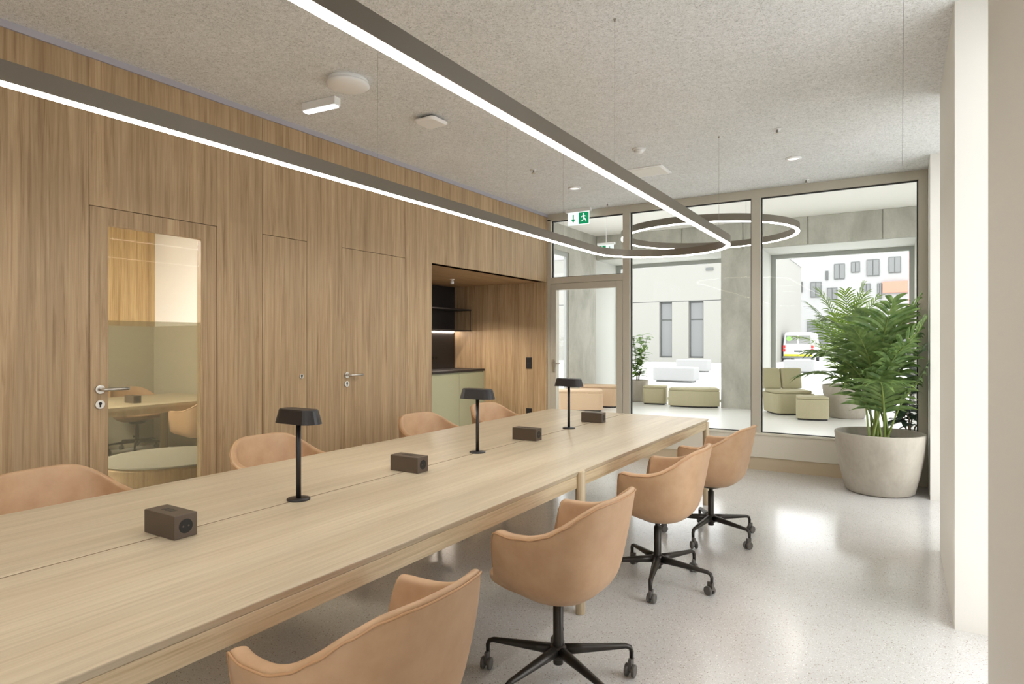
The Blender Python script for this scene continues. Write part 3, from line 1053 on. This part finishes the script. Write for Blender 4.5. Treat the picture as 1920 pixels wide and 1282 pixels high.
disc_fit('smoke_detector', 'small round white smoke detector on the ceiling above the pendant light', 'smoke detector', -1.906, 5.145,
         [('base_plate', [(0, 0), (.055, 0), (.055, -.012), (0, -.012)], 'white_plastic'), ('sensor', [(0, -.012), (.042, -.012), (.034, -.034), (.014, -.042), (0, -.043)], 'white_plastic')], None)
t = thing('ceiling_hatch', 'flat white rectangular hatch set in the ceiling before the glazing', 'ceiling panel', (-2.085, 5.86, ZC))
b = bmesh.new(); box(b, -.19, .19, -.16, .16, -.010, 0); obj('cover', b, 'white_plastic', t, bevel=.002)
b = bmesh.new(); box(b, -.165, .165, -.135, .135, -.013, -.0095); obj('flap', b, 'white', t, bevel=.001)

# ---- exit signs
def exit_sign(label, x, y, ztop, face=-1, drop=0.0, flip=1):
    t = thing('exit_sign', label, 'exit sign', (x, y, ztop), group='emergency exit signs')
    b = bmesh.new(); box(b, -.17, .17, -.025, .025, -drop - .04, -drop); obj('housing', b, 'white_plastic', t, bevel=.003)
    if drop:
        b = bmesh.new(); tube(b, [(0, 0, -drop), (0, 0, 0)], .006, 10); obj('rod', b, 'white_plastic', t)
    b = bmesh.new(); box(b, -.145, .145, -.006, .006, -drop - .20, -drop - .04); pn = obj('sign_plate', b, 'sign_white', t)
    f = -.0066
    b = bmesh.new(); box(b, flip * .005 if flip > 0 else -.140, .140 if flip > 0 else -.005, f, -.0058, -drop - .192, -drop - .05)
    obj('green_field', b, 'sign_lit', pn)
    # running figure, door and arrow
    b = bmesh.new()
    cx, cz = flip * .075, -drop - .12
    f2 = -.0076
    def quad(pts):
        vs = [b.verts.new((cx + px, f2, cz + pz)) for px, pz in pts]
        b.faces.new(vs)
    tube(b, [(cx - .004, f2, cz + .048), (cx - .004, f2 - .0006, cz + .048)], .011, 14)
    quad([(-.016, .034), (.008, .036), (.012, .0), (-.006, -.006)])
    quad([(-.004, -.002), (.012, .002), (.030, -.022), (.022, -.03)])
    quad([(.022, -.03), (.03, -.022), (.034, -.05), (.026, -.05)])
    quad([(-.006, -.004), (.004, -.006), (-.012, -.034), (-.022, -.03)])
    quad([(-.022, -.03), (-.014, -.036), (-.042, -.042), (-.042, -.034)])
    quad([(.006, .034), (.01, .026), (.034, .012), (.034, .02)])
    quad([(-.016, .034), (-.012, .024), (-.034, .008), (-.036, .016)])
    obj('running_figure', b, 'sign_white', pn)
    b = bmesh.new()
    cx = -flip * .07
    quad([(-.008, .05), (.008, .05), (.008, -.01), (-.008, -.01)])
    quad([(-.03, -.008), (.03, -.008), (0, -.05), (0, -.05001)])
    obj('arrow', b, 'sign_lit', pn)
    return t
exit_sign('white and green emergency exit sign at the top of the glass door', -3.41, 7.08, ZC)
exit_sign('green emergency exit sign hanging in the lobby behind the glass door', -4.55, 10.6, LZ, drop=.66, flip=-1)

# ================================================================== KITCHEN NICHE
CZ = 1.02
CF = -4.90
kc = thing('base_cabinet', 'sage green kitchen base cabinet with two doors in the niche', 'cabinet', (-5.16, 6.05, 0))
def kpart(p, name, x0, x1, y0, y1, z0, z1, m, bev=0.001):
    L_ = p.location
    return bx(name, x0 - L_.x, x1 - L_.x, y0 - L_.y, y1 - L_.y, z0 - L_.z, z1 - L_.z, m, p, bev)
kpart(kc, 'carcass', NX + .014, CF - .022, NI[0] + .01, YG - .016, .09, CZ - .032, 'green_cab')
kpart(kc, 'plinth', NX + .004, CF - .07, NI[0] + .01, YG - .016, 0, .09, 'black')
kpart(kc, 'end_panel', CF - .022, CF - .001, YG - .045, YG - .016, .0, CZ - .032, 'green_cab')
for a, b in ((NI[0] + .01, 5.42), (5.42, 6.01), (6.01, 6.60), (6.60, YG - .048)):
    kpart(kc, 'door', CF - .021, CF, a + .002, b - .002, .10, CZ - .045, 'green_cab')
ct = thing('worktop', 'black stone worktop on the sage green cabinet', 'worktop', (-5.16, 6.05, CZ - .03))
kpart(ct, 'slab', NX + .014, CF + .004, NI[0] + .005, YG - .014, CZ - .03, CZ, 'black', .002)
sk = thing('wall_shelf', 'black two-tier open wall shelf with a light strip under it', 'shelf', (-5.27, 6.05, 1.53))
for z in (1.835, 1.546):
    kpart(sk, 'shelf_board', NX + .013, -5.12, NI[0] + .005, YG - .02, z - .009, z + .009, 'black')
for y in (YG - .03, 6.0, 5.0):
    b = bmesh.new(); tube(b, [(-5.128 + 5.27, y - 6.05, .02), (-5.128 + 5.27, y - 6.05, .30)], .004, 8)
    obj('rod', b, 'black', sk)
kpart(sk, 'light_strip', NX + .014, NX + .03, NI[0] + .02, YG - .05, 1.520, 1.5365, 'led_shelf')
t = thing('wall_outlet', 'black double wall outlet on the dark kitchen splash panel', 'outlet', (NX + .012, 6.72, 1.17))
b = bmesh.new(); box(b, 0, .008, -.075, .075, -.04, .04); pl_ = obj('plate', b, 'base_metal', t, bevel=.002)
for dy in (-.036, .036):
    b = bmesh.new(); tube(b, [(.008, dy, 0), (.0086, dy, 0)], .022, 20); obj('socket', b, 'hole', pl_)
def plate(name, label, cat, x, z, w, hh, parts):
    t = thing(name, label, cat, (x, YG - .012, z))
    b = bmesh.new(); box(b, -w / 2, w / 2, -.009, 0, -hh / 2, hh / 2); p_ = obj('plate', b, 'black', t, bevel=.002)
    for q in parts:
        b = bmesh.new(); box(b, -w / 2 + .008, w / 2 - .008, -.012, -.0088, q[0], q[1]); obj('rocker', b, 'lamp_black', p_, bevel=.001)
plate('light_switch', 'black double light switch on the oak end wall of the niche', 'light switch', -4.186, 1.11, .082, .15, ((-.066, -.003), (.003, .066)))
plate('floor_outlet', 'black wall outlet low on the oak end wall, just above the table edge', 'outlet', -4.186, .47, .082, .082, ((-.032, .032),))
t = disc_fit('niche_spotlight', 'small white spotlight on the oak ceiling of the kitchen niche', 'spotlight', -4.75, 6.25,
             [('mount', [(0, 0), (.03, 0), (.028, -.010), (0, -.011)], 'white_plastic'), ('head', [(0, -.011), (.010, -.011), (.012, -.020), (.022, -.024), (.022, -.058), (.018, -.060), (.018, -.05), (0, -.05)], 'white_plastic')], None, z=DH)
sl = bpy.data.lights.new('spot_lamp', 'SPOT')
sl.energy = 55
sl.color = (1.0, 0.88, 0.74)
sl.spot_size = R(135)
sl.spot_blend = 0.6
sl.shadow_soft_size = 0.02
so = bpy.data.objects.new('spot_lamp', sl)
COL.objects.link(so)
so.parent = t
so.location = (0, 0, -.062)

# ================================================================== MEETING ROOM
t = thing('meeting_table', 'oak meeting table seen through the tinted glass of the door', 'table', (-7.3, 3.0, 0))
b = bmesh.new(); box(b, -.65, .65, -1.6, 1.6, .70, .735); obj('tabletop', b, 'table_wood', t, bevel=.002)
b = bmesh.new(); box(b, .60, .62, -1.5, 1.5, .64, .70); obj('apron', b, 'leg_wood', t)
for sx, sy in ((1, -.42), (1, 1.4), (-1, -1.5), (-1, 1.4)):
    b = bmesh.new(); tube(b, [(sx * .58, sy, 0), (sx * .58, sy, .70)], .045, 20); obj('leg', b, 'leg_wood', t, True)
t = copy_tree(pw0); t['label'] = 'dark socket box on the meeting table behind the glass door'; t.location = (-7.05, 3.60, .735); t['group'] = 'socket boxes beyond the door'
for x, y, rz, bd, lab in ((-6.42, 2.62, 97, 20, 'swivel chair at the meeting table, left behind the door glass'), (-6.38, 3.95, 105, 55, 'swivel chair at the meeting table, right behind the door glass'),
                          (-8.22, 3.25, -90, 10, 'swivel chair on the far side of the meeting table, left one'), (-8.22, 4.25, -90, 40, 'swivel chair on the far side of the meeting table, right one')):
    c_ = copy_tree(chair0); c_['label'] = lab; c_['group'] = 'swivel chairs in the meeting room'
    set_chair(c_, x, y, R(rz), bd, int(x * -10))
t = thing('round_bench', 'low round wood-sided bench with a pale top behind the lower door glass', 'bench', (-5.02, 2.86, 0))
b = bmesh.new(); lathe(b, [(0, 0), (.50, 0), (.50, .44), (.49, .455), (0, .455)], 56); obj('drum', b, 'wall_wood2', t)
b = bmesh.new(); lathe(b, [(0, .455), (.495, .455), (.50, .462), (.495, .47), (0, .47)], 56); obj('seat_top', b, 'stone_top', t)
t = thing('meeting_room_added_lamp', 'added ceiling lamp, out of view, lighting the meeting room', 'ceiling lamp', (-6.5, 1.3, 2.998))  # unseen lamp, added to light the room behind the door glass
b = bmesh.new(); lathe(b, [(0, 0), (.40, 0), (.40, -.05), (0, -.05)], 40); obj('housing', b, 'white_plastic', t)
b = bmesh.new(); lathe(b, [(0, -.051), (.37, -.051), (.37, -.062), (0, -.062)], 40); obj('diffuser', b, 'room_lamp', t)

# ================================================================== PLANTS
def leaflet(bm, p, d, up, L, w, droop, seg=4):
    """pointed, slightly folded strip starting at p"""
    d = d.normalized()
    side = d.cross(up).normalized()
    prev = None
    for i in range(seg + 1):
        f = i / seg
        wd = w * (0.55 + 1.2 * f if f < .35 else max(0.0, 0.97 * (1 - ((f - .35) / .65) ** 1.8)))
        c_ = p + d * (L * f) + Vector((0, 0, -1)) * (droop * L * f * f)
        nrm = side.cross(d).normalized()
        row = [bm.verts.new(c_ - side * wd * .5 + nrm * wd * .16), bm.verts.new(c_), bm.verts.new(c_ + side * wd * .5 + nrm * wd * .16)]
        if prev:
            bm.faces.new((prev[0], prev[1], row[1], row[0]))
            bm.faces.new((prev[1], prev[2], row[2], row[1]))
        prev = row
def frond(rnd, base, az, stem, blade, lean, bend, lw, ll, pairs=17):
    """returns bm: curved rachis and paired leaflets"""
    bm = bmesh.new()
    H_ = Vector((math.cos(az), math.sin(az), 0))
    pts = [Vector(base)]
    el = R(90) - lean
    n = 16
    tot = stem + blade
    for i in range(n):
        f = (i + 1) / n
        e = el - bend * max(0, f - .25) ** 1.4 * 1.6
        pts.append(pts[-1] + (H_ * math.cos(e) + Vector((0, 0, 1)) * math.sin(e)) * (tot / n))
    rad = [.0105 * (1 - .85 * i / n) + .0012 for i in range(n + 1)]
    tube(bm, pts, rad, 6)
    for f_ in bm.faces:
        f_.material_index = 1
    def at(s_):
        k_ = min(max(s_, 0), .9999) * n
        i = int(k_); f = k_ - i
        p = pts[i].lerp(pts[i + 1], f)
        return p, (pts[i + 1] - pts[i]).normalized()
    s0 = stem / tot
    for j in range(pairs):
        f = j / (pairs - 1)
        p, tg = at(s0 + (1 - s0) * f * .985)
        sd = tg.cross(Vector((0, 0, 1)))
        if sd.length < 1e-3:
            sd = Vector((-H_.y, H_.x, 0))
        sd.normalize()
        up = sd.cross(tg).normalized()
        Lf = ll * (0.55 + 1.0 * math.sin(math.pi * min(1, .18 + .80 * f)) * .62) * rnd.uniform(.9, 1.08)
        for sgn in (-1, 1):
            ang = R(62 - 34 * f) + rnd.uniform(-.08, .08)
            d = tg * math.cos(ang) + sd * sgn * math.sin(ang) + up * .16
            leaflet(bm, p, d, up, Lf, lw * rnd.uniform(.85, 1.1), .30 + rnd.uniform(0, .25))
    return bm
def pot_profile(rt, rb, h_):
    return [(0, 0), (rb - .03, 0), (rb, .02), (rb + (rt - rb) * .45, h_ * .35), (rt - (rt - rb) * .12, h_ * .75), (rt, h_ - .01), (rt - .004, h_), (rt - .022, h_), (rt - .026, h_ - .01), (rt - .04, h_ * .85), (0, h_ * .85)]
def palm(name, label, loc, rt, rb, h_, spec, seed, lm, potm='pot', yaw=0, lmb=None, lw=.03, pairs=17, lls=1.0, clampx=None, clampy=None):
    rnd = random.Random(seed)
    t = thing(name, label, 'potted palm', loc)
    b = bmesh.new(); lathe(b, pot_profile(rt, rb, h_), 48); obj('pot', b, potm, t, True)
    b = bmesh.new(); lathe(b, [(0, h_ * .85 + .02), (rt * .5, h_ * .85 + .022), (rt - .045, h_ * .85 + .004), (rt - .042, h_ * .8), (0, h_ * .8)], 32); obj('soil', b, 'soil', t, True)
    for (az, stem, blade, lean, bend, ll) in spec:
        rr = rnd.uniform(.02, .10)
        a2 = rnd.uniform(0, 6.28)
        bs = (rr * math.cos(a2), rr * math.sin(a2), h_ * .83)
        fb = frond(rnd, bs, az, stem, blade, lean, bend, lw, ll * lls, pairs)
        if clampx is not None:
            for v_ in fb.verts:
                X_, Y_ = v_.co.x + loc[0], v_.co.y + loc[1]
                for ax, lim, w_ in ((0, clampx, X_), (1, clampy, Y_)):
                    if w_ > lim - .12:
                        v_.co[ax] = lim - .12 * math.exp(-(w_ - lim + .12) / .12) - loc[ax]
        o = obj('frond', fb, lm if (lmb is None or rnd.random() < .6) else lmb, t, False)
        o.data.materials.append(MT['stem'])
    return t
rnd = random.Random(5)
def kentia_spec(n, hs, seed):
    r_ = random.Random(seed)
    sp = []
    for i in range(n):
        az = 2.4 * i + r_.uniform(-.35, .35)
        k_ = i / n
        stem = hs * (.66 - .46 * k_) + r_.uniform(-.04, .04)
        blade = hs * r_.uniform(.44, .56)
        lean = R(2 + 15 * k_ + r_.uniform(-2, 5))
        bend = R(22 + 52 * k_ + r_.uniform(-12, 24))
        sp.append((az, stem, blade, lean, bend, hs * r_.uniform(.21, .27)))
    return sp
palm('potted_palm', 'large leafy palm in a round concrete pot inside the room by the glass', (-.165, 6.77, 0), .375, .285, .555, kentia_spec(18, 1.22, 3), 11, 'palm', lw=.056, pairs=11, lls=1.2, clampx=.215, clampy=7.19)
palm('potted_palm', 'lighter green palm in a round concrete pot behind the glass beside the armchair', (-.84, 13.0, 0), .40, .30, .60, kentia_spec(15, 1.72, 8), 12, 'palm_light', lmb='palm')

def leafy(name, label, loc, rt, rb, h_, stems, nleaf, ht, spread, leafL, leafW, lm, seed, potm='pot'):
    r_ = random.Random(seed)
    t = thing(name, label, 'potted plant', loc)
    b = bmesh.new(); lathe(b, pot_profile(rt, rb, h_), 36); obj('pot', b, potm, t, True)
    b = bmesh.new(); lathe(b, [(0, h_ * .88), (rt - .045, h_ * .87), (rt - .045, h_ * .82), (0, h_ * .82)], 24); obj('soil', b, 'soil', t)
    for s_ in range(stems):
        az = 6.283 * s_ / stems + r_.uniform(-.4, .4)
        pts = [Vector((.03 * math.cos(az), .03 * math.sin(az), h_ * .84))]
        for i in range(8):
            f = (i + 1) / 8
            pts.append(Vector((math.cos(az) * spread * .5 * f + .02 * math.sin(i * 2), math.sin(az) * spread * .5 * f + .02 * math.cos(i * 3), h_ * .84 + ht * f * r_.uniform(.93, 1))))
        b = bmesh.new(); tube(b, pts, [.010 - .0008 * i for i in range(9)], 6)
        sm = obj('stem', b, 'trunk', t, True)
        b = None
        for q in range(nleaf):
            f = .15 + .85 * (q + r_.random()) / nleaf
            i = min(int(f * 8), 7)
            p = pts[i].lerp(pts[i + 1], f * 8 - i)
            a2 = r_.uniform(0, 6.28)
            d = Vector((math.cos(a2), math.sin(a2), r_.uniform(-.2, .6)))
            b = bmesh.new()
            leaflet(b, Vector((0, 0, 0)), d, Vector((0, 0, 1)), leafL * r_.uniform(.7, 1.15), leafW * r_.uniform(.8, 1.2), .35, 5)
            o = obj('leaf', b, lm, sm, True, loc=p)
    return t
leafy('potted_ficus', 'bright green leafy plant in a grey pot at the left lobby window', (-5.20, 13.95, 0), .25, .20, .50, 4, 34, 1.15, .55, .22, .11, 'ficus', 3)
leafy('potted_rubber_plant', 'dark leaved plant behind the glass, right of the large palm', (.10, 8.75, 0), .22, .17, .34, 4, 22, .85, .75, .26, .12, 'rubber', 4, 'white')

# ================================================================== LOBBY SEATING
def block(name, label, cat, x, y, rz, outline, h_, m, group=None, lift=.03):
    t = thing(name, label, cat, (x, y, 0), rz, group)
    b = bmesh.new(); prism(b, outline, lift, h_ - .05); obj('body', b, m, t, bevel=.012)
    b = bmesh.new(); prism(b, outline, h_ - .048, h_); obj('seat_top', b, m, t, bevel=.02)
    ins = [(px * .92, py * .92) for px, py in outline]
    b = bmesh.new(); prism(b, ins, 0, lift + .001); obj('plinth', b, 'black', t)
    return t
def arcseat(L, D, bow, n=10):
    p = []
    for i in range(n + 1):
        f = -1 + 2 * i / n
        p.append((L / 2 * f, -D / 2 - bow * (1 - f * f)))
    for i in range(n + 1):
        f = 1 - 2 * i / n
        p.append((L / 2 * .9 * f, D / 2 - bow * .5 * (1 - f * f)))
    return p
block('pouf', 'square olive pouf at the left lobby window beside the leafy plant', 'pouf', -4.66, 13.62, R(10), rrect(.50, .46, .08), .41, 'green_fabric', 'olive lobby seats')
block('curved_bench', 'long curved olive bench seat in front of the left lobby window', 'bench', -3.78, 13.55, R(14), arcseat(1.05, .5, .10), .40, 'green_fabric', 'olive lobby seats')
block('pouf', 'olive pouf with a notched top in front of the lobby armchair', 'pouf', -1.36, 12.42, R(12), arcseat(.52, .46, .05), .42, 'green_fabric', 'olive lobby seats')
t = thing('lobby_armchair', 'low olive fabric armchair with a split back behind the glass', 'armchair', (-1.86, 13.2, 0), R(-150))
b = bmesh.new(); prism(b, rrect(.74, .72, .14), .03, .40, rrect(.80, .76, .14)); obj('seat_body', b, 'green_fabric', t, bevel=.015)
b = bmesh.new(); prism(b, rrect(.72, .68, .14), .402, .46); obj('seat_pad', b, 'green_fabric', t, bevel=.02)
for sx in (-1, 1):
    b = bmesh.new()
    o0 = [(sx * .20 + px, -.33 + py) for px, py in rrect(.395, .14, .05)]
    o1 = [(sx * .215 + px, -.43 + py) for px, py in rrect(.415, .13, .05)]
    prism(b, o0, .46, .86, o1); obj('back_cushion', b, 'green_fabric', t, bevel=.02)
b = bmesh.new(); prism(b, rrect(.64, .62, .12), 0, .031); obj('plinth', b, 'black', t)
block('beige_bench', 'sand coloured low bench seen through the glass door, nearer one', 'bench', -5.55, 11.55, R(25), rrect(.95, .60, .12), .42, 'beige_fabric', 'sand coloured lobby benches')
block('beige_bench', 'sand coloured low bench seen through the glass door, farther one by the pier', 'bench', -5.50, 12.45, R(15), rrect(.80, .55, .12), .46, 'beige_fabric', 'sand coloured lobby benches')

# ================================================================== EXTERIOR
struct(bx('ground', -120, 80, -60, 160, -0.4, -0.125, 'pave'), 'bright paved ground outside')
bA = thing('courtyard_building', 'pale rendered building with two narrow tall windows across the courtyard', 'building', (-19, 53, -.12))
def bpart(p, name, x0, x1, y0, y1, z0, z1, m):
    L_ = p.location
    return bx(name, x0 - L_.x, x1 - L_.x, y0 - L_.y, y1 - L_.y, z0 - L_.z, z1 - L_.z, m, p)
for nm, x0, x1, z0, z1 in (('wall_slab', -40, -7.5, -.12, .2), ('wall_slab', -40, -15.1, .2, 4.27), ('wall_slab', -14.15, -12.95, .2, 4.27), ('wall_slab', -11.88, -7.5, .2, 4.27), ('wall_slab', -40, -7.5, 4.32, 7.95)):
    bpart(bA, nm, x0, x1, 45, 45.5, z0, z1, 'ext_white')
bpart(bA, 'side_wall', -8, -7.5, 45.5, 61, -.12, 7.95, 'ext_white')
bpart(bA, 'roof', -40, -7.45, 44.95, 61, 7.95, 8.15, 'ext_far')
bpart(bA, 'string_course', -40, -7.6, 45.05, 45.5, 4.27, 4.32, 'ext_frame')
for a, b_ in ((-15.1, -14.15), (-12.95, -11.88)):
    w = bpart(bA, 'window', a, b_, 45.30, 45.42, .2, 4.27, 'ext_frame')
    for j, (z0, z1) in enumerate(((.3, 2.9), (3.0, 4.15))):
        x0, x1, y0, y1 = a + .12, b_ - .08, 45.24, 45.30
        L_ = bA.location
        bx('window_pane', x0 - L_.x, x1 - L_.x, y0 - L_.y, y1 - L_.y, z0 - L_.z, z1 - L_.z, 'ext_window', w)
bpart(bA, 'vent_cover', -11.7, -11.2, 44.93, 45, 6.4, 6.6, 'ext_frame')
bB = thing('street_building', 'white apartment building with rows of windows at the end of the street', 'building', (-2, 80, -.12))
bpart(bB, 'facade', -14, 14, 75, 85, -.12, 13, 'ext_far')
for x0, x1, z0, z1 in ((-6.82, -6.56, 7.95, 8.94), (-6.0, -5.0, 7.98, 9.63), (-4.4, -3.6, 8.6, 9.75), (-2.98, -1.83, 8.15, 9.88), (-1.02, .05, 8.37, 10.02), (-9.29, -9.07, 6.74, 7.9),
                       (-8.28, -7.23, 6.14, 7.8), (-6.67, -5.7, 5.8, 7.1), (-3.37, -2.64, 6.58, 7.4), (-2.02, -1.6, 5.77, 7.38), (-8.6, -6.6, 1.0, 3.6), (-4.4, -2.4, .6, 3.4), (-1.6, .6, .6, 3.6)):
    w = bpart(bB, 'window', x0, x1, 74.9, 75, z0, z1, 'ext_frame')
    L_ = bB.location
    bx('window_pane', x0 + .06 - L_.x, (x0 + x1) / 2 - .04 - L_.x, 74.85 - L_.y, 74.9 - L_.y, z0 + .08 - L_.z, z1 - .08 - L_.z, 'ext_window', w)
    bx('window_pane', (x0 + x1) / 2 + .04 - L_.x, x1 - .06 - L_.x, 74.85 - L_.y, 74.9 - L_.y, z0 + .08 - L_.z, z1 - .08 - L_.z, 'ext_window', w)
bpart(bB, 'shop_sign', -1.54, .69, 74.6, 74.9, 6.35, 7.5, 'red')
t = thing('red_banner', 'tall pale red banner pole at the right edge of the street view', 'banner', (.47, 40, -.12))
b = bmesh.new(); tube(b, [(0, 0, 0), (0, 0, 6.4)], .05, 10); obj('pole', b, 'ext_frame', t)
b = bmesh.new(); box(b, -.11, .11, -.08, -.05, 1.6, 6.3); obj('cloth', b, 'pink', t)

# van, rear towards the camera
VX, VY = -6.35, 50.0
vn = thing('delivery_van', 'white delivery van parked in the street, seen from the rear', 'van', (VX, VY, -.12))
b = bmesh.new()
prof = [(-1.02, .30), (-1.02, 1.25), (-.92, 2.05), (-.80, 2.18), (.80, 2.18), (.92, 2.05), (1.02, 1.25), (1.02, .30)]
va = [b.verts.new((x, 0, z)) for x, z in prof]; vb = [b.verts.new((x, 3.6, z)) for x, z in prof]
vc = [b.verts.new((x * .96, 4.9, .30 + (z - .30) * .5)) for x, z in prof]
b.faces.new(va[::-1]); b.faces.new(vc)
for A, B_ in ((va, vb), (vb, vc)):
    for i in range(8):
        b.faces.new((A[i], A[(i + 1) % 8], B_[(i + 1) % 8], B_[i]))
obj('body', b, 'van_white', vn, bevel=.05)
for sx in (-1, 1):
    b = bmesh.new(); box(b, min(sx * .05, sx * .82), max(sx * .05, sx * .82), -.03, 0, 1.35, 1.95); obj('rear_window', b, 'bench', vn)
    for z in (1.12, .86):
        b = bmesh.new(); box(b, min(sx * .86, sx * 1.03), max(sx * .86, sx * 1.03), -.05, .05, z - .11, z + .10); obj('tail_light', b, 'tail_red', vn)
    for yy in (.7, 3.9):
        b = bmesh.new(); tube(b, [(sx * .80, yy, .31), (sx * 1.0, yy, .31)], .31, 20); obj('wheel', b, 'gasket', vn)
b = bmesh.new(); box(b, -.95, .95, -.08, 0, .42, .56); obj('reflector_strip', b, 'yellow', vn)
b = bmesh.new(); box(b, -1.03, 1.03, -.12, .1, .26, .40); obj('bumper', b, 'ext_window', vn)
b = bmesh.new(); tube(b, [(-.62, -.035, 1.70), (-.62, -.045, 1.70)], .17, 20); obj('green_emblem', b, mat('emblem_green', srgb(150, 220, 110), .5), vn)
b = bmesh.new(); box(b, -.26, .26, -.03, -.005, .72, .84); obj('number_plate', b, 'ext_frame', vn)
def slab_bench(label, x0, x1, y, h_):
    t = thing('stone_bench', label, 'bench', ((x0 + x1) / 2, y, -.125), group='white stone benches in the courtyard')
    w = (x1 - x0) / 2
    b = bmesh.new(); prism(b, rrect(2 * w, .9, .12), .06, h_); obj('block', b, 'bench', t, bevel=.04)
    b = bmesh.new(); prism(b, rrect(2 * w - .2, .7, .1), 0, .061); obj('foot', b, 'ext_frame', t)
slab_bench('white stone bench in the courtyard, farther of the two by the narrow windows', -9.5, -7.95, 31.2, .62)
slab_bench('white stone bench in the courtyard, nearer of the two by the narrow windows', -7.95, -6.4, 23.3, .55)
slab_bench('white stone bench in the street in front of the van', -4.85, -3.5, 33.3, .62)
